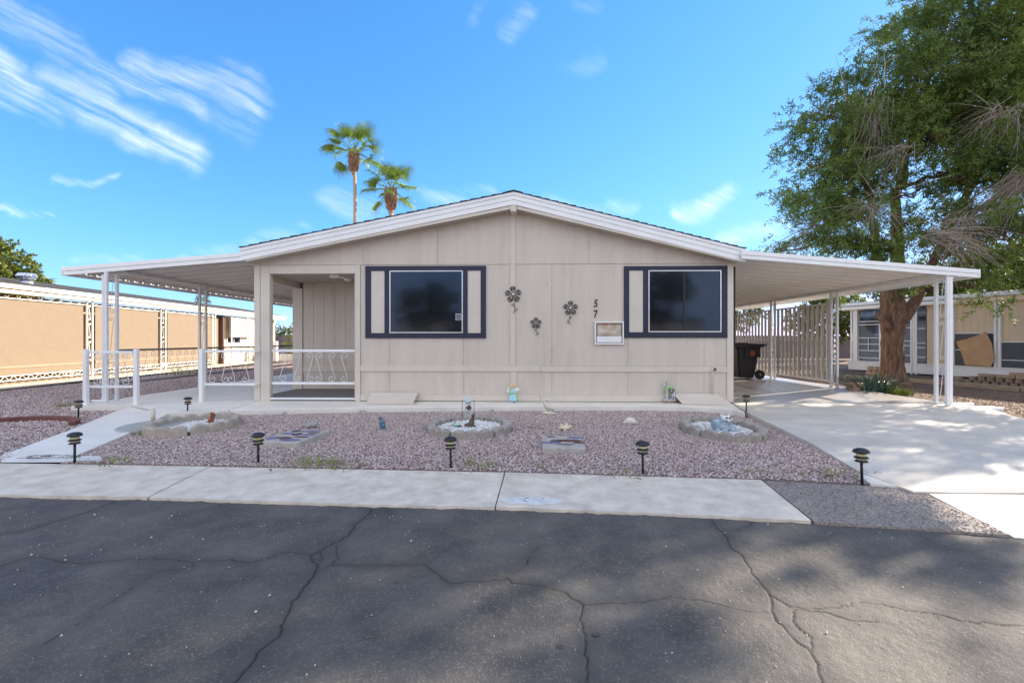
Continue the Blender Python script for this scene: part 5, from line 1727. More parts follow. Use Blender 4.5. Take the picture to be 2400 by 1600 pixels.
# lobes of the crown, world coordinates: x, y, z, rx, ry, rz, density
LB = [(9.0, 13.0, 7.45, 1.5, 1.5, 1.1), (8.0, 12.8, 5.9, 1.1, 1.3, .9), (9.3, 13.2, 5.7, 1.2, 1.2, 1.0), (8.1, 13.0, 4.35, 1.1, 1.2, .6, .9), (8.9, 12.6, 4.6, 1.1, 1.2, .8),
      (10.4, 13.2, 7.9, 1.5, 1.6, 1.2), (11.7, 13.0, 9.3, 1.5, 1.7, 1.3), (13.3, 13.0, 10.4, 1.8, 2.0, 1.5), (13.6, 13.4, 7.8, 1.9, 2.0, 1.5, .8), (11.6, 13.4, 7.3, 1.2, 1.6, 1.2),
      (12.9, 12.9, 5.6, 1.4, 1.7, 1.0, .8), (10.1, 13.8, 5.9, .9, 1.3, .8), (9.9, 12.4, 3.85, 1.2, 1.2, .5), (11.6, 12.2, 4.35, 1.3, 1.2, .8, .8), (12.9, 12.4, 3.9, 1.3, 1.3, .7, .7),
      (11.0, 11.8, 2.95, 1.0, .7, .5, .8), (11.9, 11.7, 2.55, .7, .6, .5, .9), (11.2, 12.2, 3.5, 1.1, .9, .45), (15.6, 14.2, 9.2, 1.9, 1.8, 1.8, .6), 
      (7.2, 13.0, 3.75, 1.0, 1.1, .40), (7.9, 12.5, 7.2, .7, .9, .4), (9.3, 13.8, 3.1, .9, .9, .4), (9.0, 12.3, 3.6, 1.0, .9, .35),
      (13.2, 14.6, 11.8, 2.0, 2.0, 1.3, .7), (16.5, 13.9, 11.3, 2.2, 2.0, 1.3, .45), (17.5, 15.0, 8.5, 2.0, 2.0, 1.8, .5),
      (10.3, 12.3, 5.0, 1.1, .8, .9), (10.8, 12.1, 6.5, 1.2, .9, 1.0), (9.2, 12.0, 6.6, 1.0, .8, .9), (12.2, 12.0, 6.5, 1.2, .9, 1.0), (11.5, 12.0, 8.3, 1.2, .9, 1.0), (8.4, 12.4, 5.1, .9, .8, .6), (11.2, 11.9, 5.4, 1.0, .7, .7), (11.9, 11.8, 7.6, 1.0, .7, .9), (10.1, 12.0, 8.0, 1.1, .8, 1.0), (12.8, 12.2, 9.2, 1.3, .9, 1.1), (12.6, 11.9, 5.9, .9, .7, .8)]
V, Fq = foliage(LB, 41, leaf=(.10, .025), spray=.52, nleaf=38, hollow=.25, clump=19, cr=.20)
# extra leafy pads added mostly out of view, placed to cast ground dapples
rp = random.Random(21)
PADS = []


def shade_pad(gx_, gy_, r_, gz=-.12):
    """a leafy pad placed up the sun's path from a ground point"""
    X = rp.uniform(13.4, 17.6)
    t = (X - gx_) / math.cos(SUN_AZ)
    PADS.append((X, gy_ + t * math.sin(SUN_AZ), gz + t * math.tan(SUN_EL), r_ * 1.4, r_ * 1.4, r_ * .8, .8))


for gx_, gy_, r_ in [(0.41, 2.53, .13), (0.26, 2.68, .10), (1.01, 2.94, .12), (0.83, 2.85, .10), (0.34, 2.11, .10), (0.52, 2.06, .14), (0.78, 2.16, .12), (0.41, 1.90, .16), (0.63, 1.93, .15),
                     (2.35, 3.36, .20), (2.61, 3.19, .18), (2.87, 3.07, .18), (3.08, 2.96, .18), (2.26, 3.00, .10), (1.94, 3.38, .16), (2.10, 2.68, .09), (2.48, 2.79, .12), (1.60, 2.74, .06), (2.50, 2.60, .10),
                     (2.56, 2.44, .08), (2.00, 1.99, .07), (0.69, 3.35, .14), (0.22, 3.27, .14), (1.47, 3.37, .13), (-.75, 2.43, .12), (-.17, 2.37, .08), (-.84, 2.08, .14), (-.44, 2.03, .08), (-.67, 1.87, .12),
                     (-1.2, 2.3, .15), (-1.3, 1.9, .15), (-.2, 3.0, .12), (-.7, 3.3, .15), (1.9, 3.1, .10), (3.3, 2.5, .14), (.1, 1.7, .12)]:
    shade_pad(gx_, gy_, r_)
for _ in range(26):
    shade_pad(rp.uniform(.3, 3.4), rp.uniform(3.45, 4.8), rp.uniform(.12, .24), -.1)
for _ in range(46):
    shade_pad(rp.uniform(3.7, 8.2), rp.uniform(4.3, 8.4), rp.uniform(.12, .30), -.04)
V2, F2 = foliage(PADS, 900, leaf=(.09, .026), spray=.20, nleaf=22, hollow=.05)
Fq = np.concatenate([Fq, F2 + len(V)]); V = np.concatenate([V, V2])
V -= np.array(T0)
crown = fast_mesh('crown', V, Fq, LEAF, tr_)
# limbs to every lobe, with side branches
b = MB(); bsub = MB()
starts = [Vector((-.05, 0, 2.2)), Vector((-.02, 0, 2.5)), Vector((.12, 0, 2.0))]
mainl = [((-.05, 0, 2.3), (-.6, 0, 5.2), (-.15, 0, 0), .17, .08), ((0, 0, 2.4), (.25, .3, 5.6), (.1, 0, 0), .20, .11), ((.12, 0, 1.75), (1.7, .3, 4.6), (.05, 0, -.2), .165, .09),
         ((.25, .1, 5.6), (1.2, 0, 9.2), (-.1, 0, 0), .13, .05), ((1.7, .3, 4.6), (3.4, .2, 8.5), (.3, 0, 0), .11, .05), ((-.6, 0, 5.2), (-1.4, 0, 7.6), (0, 0, 0), .10, .03), ((1.7, .3, 4.6), (4.6, -.4, 5.8), (0, 0, .2), .10, .04)]
knots = []
for p0, p1, bd, ra, rb in mainl:
    pts = curve_pts(p0, p1, bd, 10, .035)
    n = len(pts)
    q = MB(); q.tube(pts, [ra + (rb - ra) * i / (n - 1) for i in range(n)], 10); q.build('limb', BARK, tr_, True, world=False)
    knots += [(p, ra + (rb - ra) * i / (n - 1)) for i, p in enumerate(pts)]
q = MB(); q.tube([(-.22, -.1, 1.62), (-.40, -.14, 1.80), (-.50, -.15, 2.0), (-.62, -.15, 2.04)], [.13, .10, .075, .04], 10); q.build('limb', BARK, tr_, True, world=False)
for lb in LB:
    c = Vector(lb[:3]) - T0
    kp = min(knots, key=lambda k: (k[0] - c).length + (2.5 if k[0].z > c.z + .3 else 0))
    pts = curve_pts(kp[0], c, (0, 0, .15), 7, .06)
    bsub.tube(pts, [max(.02, kp[1] * .5) * (1 - .7 * i / 7) for i in range(8)], 6)
    for k in range(9):
        e = c + Vector((random.gauss(0, .5) * lb[3], random.gauss(0, .5) * lb[4], random.gauss(0, .5) * lb[5]))
        p0 = pts[random.randint(3, 7)]
        bsub.tube(curve_pts(p0, e, (0, 0, .12), 5, .04), [.020, .017, .014, .011, .008, .005], 4)
bs_ = bsub.build('branches', LIMB, tr_, world=False); kind(bs_, 'stuff')
# dead drooping twigs


def deadfan(o, n, ax, spread, ln, droop, seed, r0=.007):
    random.seed(seed)
    mb = MB()
    o = Vector(o) - T0
    for k in range(n):
        d = Vector(ax) + Vector((random.gauss(0, spread), random.gauss(0, spread * .5), random.gauss(0, spread * .7)))
        d.normalize()
        l_ = ln * random.uniform(.45, 1.1)
        p = o + Vector((random.gauss(0, .18), random.gauss(0, .15), random.gauss(0, .10)))
        pts = [p.copy()]
        v = d.copy()
        for i in range(6):
            v += Vector((random.gauss(0, .09), random.gauss(0, .09), -droop * .18)); v.normalize()
            p = p + v * l_ / 6; pts.append(p.copy())
        mb.tube(pts, [r0 * (1 - .75 * i / 6) for i in range(7)], 3, cap=False)
        if random.random() < .6:
            q0 = pts[random.randint(2, 4)]
            vv = (v + Vector((random.gauss(0, .5), random.gauss(0, .3), random.gauss(0, .4)))).normalized()
            mb.tube([q0, q0 + vv * l_ * .2, q0 + vv * l_ * .38 + Vector((0, 0, -.05))], [r0 * .5, r0 * .4, r0 * .25], 3, cap=False)
    ob = mb.build('dead_twigs', DEAD, tr_, world=False); kind(ob, 'stuff')


yf = 11.4
deadfan((12.35, yf, 5.35), 75, (-.85, -.1, -.6), .30, 2.2, .5, 1)
deadfan((12.4, yf, 5.2), 40, (.1, -.1, -1), .35, 1.5, .3, 2)
deadfan((8.75, 11.6, 7.2), 36, (-.1, 0, -1), .25, 1.9, .2, 3)
deadfan((8.7, 11.7, 7.4), 4, (.1, 0, 1), .15, 1.2, -.1, 31, .014)
deadfan((8.6, 11.5, 4.6), 50, (-.3, -.1, -.2), .6, 1.3, .8, 4, .008)
deadfan((9.9, 11.3, 3.75), 60, (.9, -.1, -.1), .4, 1.6, .5, 5, .008)
deadfan((10.6, 11.2, 4.2), 50, (-.4, 0, -.35), .5, 1.6, .5, 6)
deadfan((14.0, 11.0, 3.9), 50, (-.3, 0, -.7), .6, 1.4, .5, 7)
deadfan((9.4, 11.6, 6.0), 40, (-.6, 0, -.4), .5, 1.3, .5, 8)
deadfan((11.5, 11.2, 6.7), 50, (-.4, 0, -.5), .6, 1.4, .4, 9)
deadfan((7.7, 12.0, 4.3), 30, (-.7, 0, -.35), .35, 1.2, .4, 10, .005)
random.seed(5)

# ================================================================== PALMS
def palm(loc, h_trunk, skirt, label, rfr, seed, r0):
    random.seed(seed)
    t = thing('fan_palm', label, 'palm tree', loc, 0, 'fan palms behind the roof')
    mb = MB()
    n = 26
    pts = [(math.sin(i * .25 + seed) * .10, 0, h_trunk * i / n) for i in range(n + 1)]
    mb.tube(pts, [r0 * (1.35 - .35 * min(1, i / 6)) * (1 + .05 * (i % 2)) for i in range(n + 1)], 12)
    mb.build('trunk', PTRUNK, t, world=False)
    tx = pts[-1][0]
    # boots of old leaf bases
    mb = MB()
    for k in range(int(170 * skirt)):
        a = random.uniform(0, 2 * PI); z = h_trunk + .25 - skirt * random.random() * 1.0
        u = (h_trunk + .25 - z) / skirt
        rr = r0 * (1.35 + .9 * math.sin(PI * min(1, u * .9 + .1)))
        d = Vector((math.cos(a), math.sin(a), .7)).normalized()
        p = Vector((tx + rr * math.cos(a) * .7, rr * math.sin(a) * .7, z))
        mb.tube([p, p + d * .22, p + d * .34 + Vector((0, 0, .08))], [.07, .055, .02], 4)
    mb.lathe([(r0 * 1.1, -skirt), (r0 * 1.8, -skirt * .6), (r0 * 1.7, -.2), (r0 * .8, .25)], 12, (tx, 0, h_trunk))
    kind(mb.build('leaf_boots', PSKIRT, t, world=False), 'stuff')
    top = Vector((tx, 0, h_trunk + .2))
    protos = []
    for v in range(4):
        mb = MB()
        plen = rfr * random.uniform(.55, .75)
        mb.tube([(0, 0, 0), (plen * .5, 0, .05), (plen, 0, 0)], [.045, .03, .02], 5)
        nl = 30
        for k in range(nl):
            a = -2.0 + 4.0 * (k + .5) / nl
            ln = rfr * .55 * (1 - .22 * abs(a) / 2.0) * random.uniform(.9, 1.1)
            d = Vector((math.cos(a), math.sin(a), 0)); sd = Vector((-math.sin(a), math.cos(a), 0))
            w = .075
            p0 = Vector((plen, 0, 0)); dz = Vector((0, 0, 1))
            k0 = len(mb.v)
            for i, (tt, ww, dr_) in enumerate(((0, .03, 0), (.45, 1, -.02), (.75, .7, -.12), (1.0, .05, -.40 * random.uniform(.6, 1.3)))):
                c = p0 + d * ln * tt * (1 if i < 3 else .93) + dz * dr_ * ln + dz * (.05 * abs(a))
                mb.v.append(tuple(c - sd * w * ww * .5)); mb.v.append(tuple(c + sd * w * ww * .5 + dz * .03))
            for i in range(3):
                q = k0 + i * 2
                mb.f.append((q, q + 1, q + 3, q + 2)); mb.mi.append(0)
        protos.append(mb)
    objs = []
    N = 20
    for k in range(N):
        az = k * 2.399 + random.uniform(-.3, .3)
        el = R(-32 + 112 * (k / (N - 1)) ** .9) + random.uniform(-.1, .1)
        if k < 4:
            ob = protos[k].build('frond', PALM, t, world=False)
            objs.append(ob)
        else:
            ob = inst(objs[k % 4], 'frond', t)
        ob.location = top
        ob.rotation_euler = (random.uniform(-.5, .5), -el, az)
        s_ = random.uniform(.85, 1.05) * (1 if el < 1.2 else .8)
        ob.scale = (s_, s_, s_)
    return t


palm((-15.45, 41, -.1), 18.2, 1.9, 'taller fan palm with a long bare trunk behind the roof', 2.75, 3, .15)
palm((-12.15, 41, -.1), 14.7, 1.9, 'shorter fan palm to the right, its crown just above the roof line', 2.65, 8, .2)

# ================================================================== LEFT NEIGHBOUR
nl_ = thing('neighbour_home', 'cream mobile home at the far left with tan roll-down sunshades along its side', 'house', (-14.7, 8.0, -.1), math.atan2(.995, -.0995))
# local x runs away from the camera along the wall, local y goes in (left); z from the ground
def lb(name, x0, x1, y0, y1, z0, z1, m, bev=.0, par=nl_):
    q = MB(); q.box(x0, x1, y0, y1, z0, z1); return q.build(name, m, par, world=False, bevel=bev)


lb('wall', -2, 24, .55, .65, 0, 2.72, NBWALL)
lb('patio_slab', -2, 22, -.9, .5, 0, .03, mat('cream_concrete', (.66, .58, .44), .8, .1, 4))
lb('skirting', -2, 17.1, .40, .54, .03, .20, mat('shade_skirting', (.25, .19, .14), .8, .1, 4))
lb('fascia_board', -2, 24, -.22, -.18, 2.86, 2.99, CREAM, .004)
lb('fascia_board', -2, 24, -.15, -.11, 2.72, 2.855, CREAM, .004)
lb('soffit', -2, 24, -.10, .55, 2.80, 2.84, NBWALL)
# low sloping roof with shingle courses
for k in range(12):
    y0 = -.22 + k * .30
    z0 = 3.0 + k * .30 * .17
    q = MB(); q.add([(-2, y0, z0), (24, y0, z0), (24, y0 + .31, z0 + .053), (-2, y0 + .31, z0 + .053), (-2, y0, z0 + .018), (24, y0, z0 + .018), (24, y0 + .31, z0 + .06), (-2, y0 + .31, z0 + .06)],
                    [(3, 2, 1, 0), (4, 5, 6, 7), (0, 1, 5, 4), (3, 0, 4, 7), (1, 2, 6, 5)])
    q.build('shingle_course', SHING, nl_, world=False)
bays = [(1.2, 4.35), (4.55, 7.66), (8.02, 11.40), (11.86, 15.26)]
for k, (x0, x1) in enumerate(bays):
    lb('sunshade', x0 + .12, x1 - .02, .02, .04, .32, 2.56, TAN)
    lb('shade_hem', x0 + .12, x1 - .02, .005, .018, .52, .58, mat('tan_hem', (.31, .24, .17), .8, .05, 4) if 'tan_hem' not in MATS else MATS['tan_hem'])
    for (z0, z1) in ((.14, .31), (2.57, 2.74)):
        lb('truss_rail', x0, x1, -.03, .0, z0, z0 + .028, CREAM2)
        lb('truss_rail', x0, x1, -.03, .0, z1 - .028, z1, CREAM2)
        n = 9 if z0 > 1 else 12
        q = MB()
        for j in range(n):
            xa = x0 + (x1 - x0) * j / n; w = (x1 - x0) / n
            if z0 > 1:
                q.tube([(xa + w * .3, -.015, z0 + .02), (xa + w * .5, -.015, z0 + .10)], .010, 4); q.tube([(xa + w * .3, -.015, z0 + .02), (xa + w * .12, -.015, z0 + .10)], .010, 4)
            else:
                q.tube([(xa, -.015, z0 + .02), (xa + w * .5, -.015, z1 - .02)], .011, 4); q.tube([(xa + w * .5, -.015, z1 - .02), (xa + w, -.015, z0 + .02)], .011, 4)
        q.build('truss_web', CREAM2, nl_, world=False)
for (x0, x1) in ((7.70, 7.98), (11.46, 11.80), (15.32, 15.62), (4.38, 4.52)):
    lb('post', x0, x0 + .05, -.05, .0, 0, 2.74, CREAM2, .004)
    lb('post', x1 - .05, x1, -.05, .0, 0, 2.74, CREAM2, .004)
    w = x1 - x0 - .10
    for k in range(4):
        pts = s_scroll(w, .56, .05, .05, -1, 1.1)
        q = MB(); q.tube([(x0 + .05 + px, -.025, .12 + k * .64 + pz) for px, pz in pts], .011, 5); q.build('scroll', CREAM2, nl_, True, world=False)
lb('door', 15.72, 16.55, .30, .34, .03, 2.62, TAN, .004)
lb('door_frame', 16.555, 16.68, .10, .54, .03, 2.68, BROWN)
q = MB()
for k in range(18):
    q.box(16.72, 17.10, .20, .26, 1.50 + k * .062, 1.545 + k * .062)
sh0 = q.build('louvre_shutter', BROWN, nl_, world=False)
lb('wall_panel', 16.70, 20.2, .30, .54, .03, 2.70, mat('cream_siding', (.72, .60, .45), .7, .05, 4))
lb('roll_awning', 17.2, 19.85, .02, .10, 1.50, 2.60, NBWHITE, .01)
wn_ = bpy.data.objects.new('window', None); COL.objects.link(wn_); wn_.parent = nl_
lb('frame', 17.25, 18.7, .25, .29, 1.10, 1.48, NBWHITE, .004, wn_)
lb('pane', 17.32, 17.93, .235, .249, 1.19, 1.46, GLASS, 0, wn_); lb('pane', 18.0, 18.62, .235, .249, 1.19, 1.46, GLASS, 0, wn_)
for x in (17.15, 18.9, 19.9):
    lb('post', x, x + .06, -.05, .0, 0, 2.74, CREAM2, .004)
q = MB(); q.box(11.46, 11.8, -.02, .0, .2, .35); q.build('bracket', CREAM2, nl_, world=False)
# turbine vent on the roof
tv = thing('roof_vent', 'round galvanised turbine vent on the neighbouring roof', 'roof vent', (-15.95, 14.2, 3.0))
b = MB(); b.lathe([(.17, -.05), (.155, .10), (.15, .19), (.19, .20)], 18); b.build('vent_pipe', GALV, tv, True, world=False)
b = MB()
for k in range(18):
    a = 2 * PI * k / 18
    pts = [(.17 * math.cos(a), .17 * math.sin(a), .20), (.235 * math.cos(a + .25), .235 * math.sin(a + .25), .29), (.20 * math.cos(a + .5), .20 * math.sin(a + .5), .37), (.05 * math.cos(a + .6), .05 * math.sin(a + .6), .40)]
    b.tube(pts, [.022, .032, .026, .008], 4, flat=.3)
b.lathe([(.13, .20), (.17, .29), (.14, .36)], 14)
b.build('turbine', GALV, tv, world=False)

# broad-leaved tree behind the left neighbour
def simple_tree(name, label, loc, lobes, per, leaf, m, trunk_h, tr_r, cat='tree', group=None, spray=.4, nleaf=20, hollow=.3):
    t = thing(name, label, cat, loc, 0, group)
    V, Fq = foliage(lobes, per, leaf=leaf, spray=spray, nleaf=nleaf, hollow=hollow, grav=.1)
    V -= np.array(loc)
    fast_mesh('crown', V, Fq, m, t)
    q = MB()
    if trunk_h > 0:
        q.tube([(0, 0, 0), (.05, 0, trunk_h * .5), (0, 0, trunk_h)], [tr_r, tr_r * .8, tr_r * .6], 8)
        for lbb in lobes:
            c = Vector(lbb[:3]) - Vector(loc)
            q.tube(curve_pts((0, 0, trunk_h * .8), c, (0, 0, .1), 5, .05), [tr_r * .5, tr_r * .4, tr_r * .3, tr_r * .2, tr_r * .12, tr_r * .08], 5)
        q.build('trunk', LIMB, t, world=False)
    return t


simple_tree('leafy_tree', 'broad-leaved tree rising behind the left neighbouring roof', (-23.6, 19, -.1),
            [(-23.9, 19, 4.6, 1.6, 1.8, 1.2), (-22.3, 19, 4.1, 1.0, 1.4, .7), (-25.5, 19, 5.4, 2.0, 2.0, 1.3), (-21.7, 19, 3.5, .8, 1.2, .6), (-23.4, 18.6, 3.6, 1.6, 1.5, 1)], 30, (.16, .10), LEAFB, 3.0, .2)
# far yard: block wall with coping, hedge and trees behind
bw = thing('block_wall', 'grey-purple concrete block boundary wall at the end of the side yard', 'wall', (0, 34, -.1))
cnt = 0
pr_ = None
for row in range(8):
    for i in range(12):
        x0 = -20.4 + i * .41 + (row % 2) * .2
        if pr_ is None:
            q = MB(); q.box(0, .40, 0, .2, 0, .195); pr_ = q.build('block', BLOCK, bw, world=False, bevel=0); pr_.location = (x0, random.uniform(0, .008), row * .2)
        else:
            inst(pr_, 'block', bw, (x0, random.uniform(0, .008), row * .2))
    for i in range(14):
        x0 = 17.0 + i * .41 + (row % 2) * .2
        inst(pr_, 'block', bw, (x0, random.uniform(0, .008), row * .2))
q = MB(); q.box(-60, -20.42, 0, .2, 0, 1.6); q.box(-15.3, 16.98, 0, .2, 0, 1.6); q.box(23.0, 60, 0, .2, 0, 1.6)
q.build('wall_continuation', BLOCK, bw, world=False)
q = MB(); q.box(-60, 60, -.02, .22, 1.601, 1.65); q.build('coping', BLOCK, bw, world=False)
q = MB(); q.box(-22, -8, 29.0, 29.2, -.1, .32)
tagit(q.build('low_wall', CREAM2, None), 'low cream wall in front of the block wall at the yard end', 'wall')
q = MB(); q.box(-15.9, -15.45, 28.0, 28.25, -.1, 1.15); q.box(-15.86, -15.49, 27.97, 27.998, .70, 1.08)
tagit(q.build('utility_pedestal', NBWHITE, None, bevel=.01), 'white electric meter pedestal standing at the far end of the yard', 'meter box')
simple_tree('hedge', 'olive-green hedge behind the block wall, seen through the porch', (-18, 36, -.1), [(-20, 36, 1.7, 1.7, .8, .65), (-18, 36, 1.75, 1.8, .8, .6), (-16.2, 36, 1.7, 1.5, .8, .6)], 40, (.12, .06), LEAFB, 0, 0, 'hedge')
simple_tree('desert_tree', 'thin pale-green desert tree above the hedge, seen through the porch', (-17.6, 38, -.1), [(-17.8, 38, 2.9, 1.1, .8, .45, .5), (-16.9, 38, 3.1, 1.0, .8, .6, .6)], 20, (.12, .04), LEAFB, 2.6, .07)
simple_tree('backyard_bush', 'green bush in front of the block wall near the meter pedestal', (-15.2, 29.5, -.1), [(-15.1, 29.6, .9, .5, .5, .7)], 120, (.10, .06), LEAFB, 0, 0, 'bush')
BK = [('bright yellow-green tree beyond the ribbed screens, behind the trunk', (20.5, 31, -.1), [(20.5, 31, 3.0, 1.9, 1.5, 1.6), (22.4, 31, 2.6, 1.6, 1.4, 1.3), (19.0, 31, 2.4, 1.2, 1.2, 1.0)]),
      ('green tree beyond the block wall at the far end of the carport', (15.0, 37, -.1), [(15.0, 37, 3.0, 2.0, 1.5, 1.4), (17.2, 37, 3.6, 1.8, 1.5, 1.5), (13.4, 37, 2.4, 1.2, 1.2, .8)]),
      ('dark green tree behind the right neighbouring home', (25, 25, -.1), [(25, 25, 4.4, 2.6, 2.0, 2.0), (28, 24, 5.2, 2.6, 2.0, 2.4), (22.5, 27, 4.0, 2.0, 2.0, 1.6)])]
for lab, loc, lobes in BK:
    simple_tree('background_tree', lab, loc, lobes, 24, (.17, .09), LEAFB, 2.0, .12)
# spindly distant trees over the left neighbouring roof
simple_tree('distant_tree', 'tiny feathery treetop over the far end of the left neighbouring roof', (-24.5, 34, -.1), [(-24.5, 34, 4.0, .5, .4, .5)], 60, (.2, .05), LEAF, 3.6, .08)
simple_tree('distant_tree', 'bare leaning treetop over the far end of the left neighbouring roof', (-19.6, 33.6, -.1), [(-19.2, 33.6, 4.2, .25, .25, .5)], 60, (.2, .05), LEAF, 3.8, .08)

# ================================================================== RIGHT NEIGHBOUR
rn = thing('neighbour_home', 'tan mobile home at the right with white posts and screened porch windows', 'house', (13.94, 19.67, -.06), math.atan2(-.959, .283))


def rb(name, x0, x1, y0, y1, z0, z1, m, bev=0.0, par=rn):
    q = MB(); q.box(x0, x1, y0, y1, z0 + .06, z1 + .06); return q.build(name, m, par, world=False, bevel=bev)


rb('base_wall', -.2, 14, .0, .12, 0, .33, NBWHITE)
rb('sill', -.2, 14, -.03, .14, .331, .37, NBWHITE, .004)
rb('eave_beam', -.4, 14, -.12, .10, 2.50, 2.66, CREAM, .004)
rb('roof', -.6, 14.5, -.30, 6, 2.665, 2.80, NBWHITE)
rb('porch_floor', -.2, 14, .13, 3.0, 0, .05, WALK)
for (x0, x1) in ((2.72, 3.42),):
    n = 3; w = (x1 - x0) / n
    for k in range(n):
        rb('siding_plank', x0 + k * w + .004, x0 + (k + 1) * w - .004, .05, .08, .372, 2.50, NBWALL)
x = 3.63
while x < 12:
    zb_ = 1.50 if x < 4.66 else 1.21
    rb('siding_plank', x, x + .196, .05, .08, zb_, 2.498, NBWALL)
    x += .20
rb('screen_panel', 3.60, 4.66, .03, .05, .372, 1.46, SCREEN); rb('screen_rail', 3.60, 4.66, .01, .06, 1.465, 1.495, NBWHITE)
rb('screen_rail', 3.60, 4.0, .005, .028, .90, .925, NBWHITE)
rb('screen_panel', 4.85, 6.6, .03, .05, .372, 1.17, SCREEN); rb('screen_rail', 4.85, 12, .01, .06, 1.175, 1.205, NBWHITE)
rb('screen_rail', 4.85, 6.6, .005, .028, .60, .625, NBWHITE)
rb('screen_panel', 6.7, 12, .03, .05, .372, 1.17, SCREEN)
# screened openings with dark room behind
rb('back_wall', -.2, 3.5, 2.9, 3.0, .05, 2.6, mat('porch_back_wall', (.20, .16, .11), .8, .2, 3))
for (x0, x1, rails, mun) in ((.24, 1.05, (1.99, 1.86, 1.32, 1.06, .80, .50), (.62, .80, 1.32)), (1.24, 2.20, (1.7, 1.2, 1.02, .65), None), (2.38, 2.68, (1.66, 1.12, .95, .6), None)):
    w = bpy.data.objects.new('window', None); COL.objects.link(w); w.parent = rn
    rb('pane', x0, x1, .06, .066, .375, 2.50, GLASS, 0, w)
    for z in rails:
        rb('window_rail', x0, x1, .02, .055, z, z + .028, NBWHITE, 0, w)
    if mun:
        rb('muntin', mun[0], mun[0] + .022, .022, .053, mun[1] + .03, mun[2] - .002, NBWHITE, 0, w)
for x0, x1 in ((-.10, -.02), (.02, .20), (1.08, 1.20), (2.22, 2.37), (3.44, 3.50), (3.53, 3.60), (4.67, 4.74), (4.77, 4.845), (6.6, 6.69), (8.6, 8.7), (10.6, 10.7)):
    rb('post', x0, x1, -.02, .10, .372 if x0 > 0 else 0, 2.50, NBWHITE, .004)
for x0 in (2.62, 2.78):
    rb('porch_post', x0, x0 + .045, -.62, -.575, 0, 2.50, NBWHITE, .003)
for k in range(4):
    pts = s_scroll(.115, .54, .045, .045, 1, 1.2)
    q = MB(); q.tube([(2.665 + px, -.60, .12 + k * .60 + pz) for px, pz in pts], .009, 5); q.build('scroll', NBWHITE, rn, True, world=False)
rb('porch_beam', -.3, 4, -.66, -.55, 2.50, 2.60, NBWHITE)
# cardboard sheet leaning on the screen
cb = thing('cardboard_sheet', 'creased brown cardboard sheet leaning against the neighbour\'s dark screen', 'cardboard', (13.94, 19.67, -.06), math.atan2(-.959, .283))
b = MB()
cp = [(3.94, .41), (4.62, .38), (4.72, .62), (4.66, 1.10), (4.48, 1.52), (4.0, 1.28), (3.70, 1.20), (3.80, .85)]
b.prism_y([(x, z + .06) for x, z in cp[:3]] + [(4.66, 1.16), (3.82, .92)], -.075, -.068)
b.build('lower_fold', CARDB, cb, world=False)
b = MB(); b.prism_y([(4.67, 1.165), (4.50, 1.58), (4.28, 1.47), (4.0, 1.35), (3.68, 1.26), (3.82, .925)], -.078, -.062)
b.build('upper_fold', CARDB, cb, world=False)

# timbers and stacked pavers
for (p0, p1, lab) in (((11.0, 15.9), (11.98, 14.75), 'weathered landscape timber behind the tree trunk'), ((12.0, 14.7), (12.62, 11.9), 'long weathered landscape timber lying in the dirt yard at the right'),
                      ((12.64, 11.86), (13.2, 9.2), 'landscape timber continuing to the right edge of the yard')):
    d = Vector((p1[0] - p0[0], p1[1] - p0[1], 0)); l_ = d.length
    q = MB(); q.box(0, l_, -.09, .09, 0, .12)
    o = q.build('timber', WOOD, None, bevel=.012); o.location = (*p0, -.06); o.rotation_euler = (0, 0, math.atan2(d.y, d.x))
    tagit(o, lab, 'timber', 'landscape timbers in the dirt yard')
pv = thing('paver_stack', 'x', 'pavers', (13.35, 13.6, -.06))
del pv['label']; del pv['category']; kind(pv, 'group')
prr = None
u = Vector((.283, -.959, 0))
ang = math.atan2(u.y, u.x)


ORD = ['first', 'second', 'third', 'fourth', 'fifth', 'sixth', 'seventh', 'eighth', 'ninth', 'tenth', 'eleventh', 'twelfth', 'thirteenth']


def stackblock(x, y, z, sx_, sy_, sz_, m, lab, rnd=False, rz=ang, grp='paving blocks stacked by the neighbour'):
    q = MB()
    if rnd:
        n = 10
        q.prism([(sx_ / 2 * math.cos(2 * PI * i / n), sy_ / 2 * math.sin(2 * PI * i / n)) for i in range(n)], 0, sz_)
    else:
        q.box(-sx_ / 2, sx_ / 2, -sy_ / 2, sy_ / 2, 0, sz_)
    o = q.build('paving_block', m, None, bevel=.008)
    o.location = (x, y, z); o.rotation_euler = (0, 0, rz)
    tagit(o, lab, 'paving block', grp)
    return o


bpy.data.objects.remove(pv)
base = Vector((13.25, 13.9, -.06))
for row, (n, s0) in enumerate(((13, 0), (12, .10))):
    for k in range(n):
        p = base + u * (s0 + k * .205)
        stackblock(p.x, p.y, p.z + row * .125, .19, .19, .12, PAVERD, 'round-edged dull paving block, %s from the left in the %s row of the stack' % (ORD[k], 'upper' if row else 'bottom'), True, grp='round-edged blocks in the low stack')
for k in range(5):
    p = base + u * (.45 + k * .42)
    stackblock(p.x, p.y, p.z + .25, .40, .20, .085, PAVER, 'flat tan paving block on the round-edged rows, %s from the left' % ORD[k], grp='flat blocks on the low stack')
for k in range(3):
    p = base + u * (1.15 + k * .42)
    stackblock(p.x, p.y, p.z + .336, .40, .20, .085, PAVER, 'topmost flat tan paving block of the right stack, %s from the left' % ORD[k], grp='topmost blocks of the low stack')
p = base + u * (-.55)
b = MB(); b.prism_y([(-.55, 0), (.35, 0), (.35, .16), (.25, .20), (.0, .20), (-.3, .10)], -.12, .12)
o = b.build('scalloped_block', PAVERD, None, bevel=.02); o.location = (p.x, p.y, -.06); o.rotation_euler = (0, 0, ang)
tagit(o, 'wedge-shaped concrete block left of the stacked blocks', 'paving block')
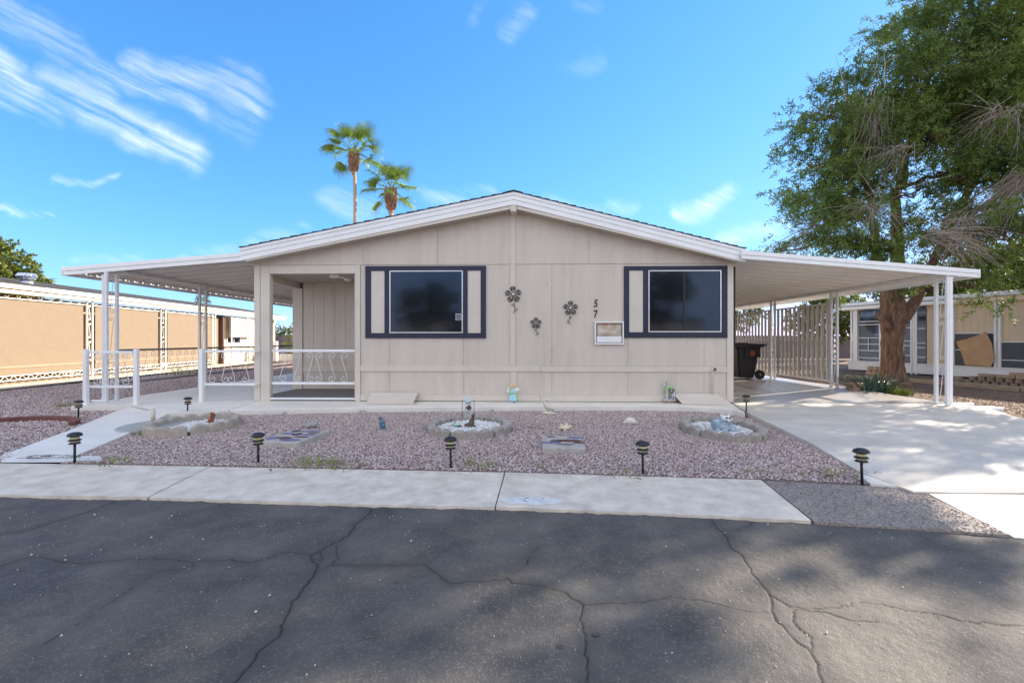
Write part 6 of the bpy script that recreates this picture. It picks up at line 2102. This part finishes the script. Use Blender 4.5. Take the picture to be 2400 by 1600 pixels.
for (s_, off_, n, rows_, lab, g_) in ((-2.9, .0, 5, 2, 'scalloped tan edging block right of the trunk', 'scalloped blocks right of the trunk'),
                                      (-4.9, .0, 3, 2, 'scalloped tan edging block left of the trunk', 'scalloped blocks left of the trunk'),
                                      (-6.2, .0, 2, 3, 'tan block below the leftmost neighbour window', 'blocks below the neighbour window')):
    for r_ in range(rows_):
        for k in range(n):
            p = Vector((13.75, 14.6, -.06)) + u * (s_ + k * .20 + r_ * .05)
            q = MB(); q.prism_y([(-.095, 0), (.095, 0), (.095, .13), (.05, .165), (0, .175), (-.05, .165), (-.095, .13)], -.06, .06)
            o = q.build('edging_block', PAVER, None, bevel=.006); o.location = (p.x, p.y, p.z + r_ * .17); o.rotation_euler = (0, 0, ang + random.uniform(-.05, .05))
            tagit(o, lab + ', %s from the left, %s layer' % (ORD[k], ('bottom', 'second', 'third')[r_]), 'edging block', g_)

# ================================================================== ACROSS THE STREET (seen mirrored in the panes)
oh = thing('opposite_home', 'tan mobile home across the street, mirrored in the window panes', 'house', (2, -17, -.1))
q = MB(); q.box(-12, 12, -4, 0, 0, 2.9); q.build('wall', HOUSE2, oh, world=False)
q = MB(); q.prism_y([(-12.4, 2.9), (12.4, 2.9), (0, 4.4)], -4.3, .4); q.build('roof', SHING, oh, world=False)
q = MB(); q.box(-8, -5, .0, .05, 1, 2.3); q.box(3, 6, .0, .05, 1, 2.3); q.build('window', NAVY, oh, world=False)
q = MB(); q.box(-60, 60, -7.5, -6.0, -.2, -.08); struct('far_sidewalk', q, WALK)
q = MB(); q.box(-60, 60, -60, -7.51, -.19, -.1); struct('opposite_gravel', q, mat('pale_gravel', (.46, .38, .31), .9, .2, 30))
for k, (x, y, s_) in enumerate(((-7, -13, 1.0), (9.5, -14, 1.2))):
    simple_tree('street_tree', 'round tree across the street, %s' % ('left one' if k == 0 else 'right one'), (x, y, -.1),
                [(x, y, 3.6 * s_, 1.7, 1.7, 1.5 * s_), (x + 1.2, y, 4.2 * s_, 1.3, 1.3, 1.2)], 5, (.3, .18), LEAFB, 2.5, .15)
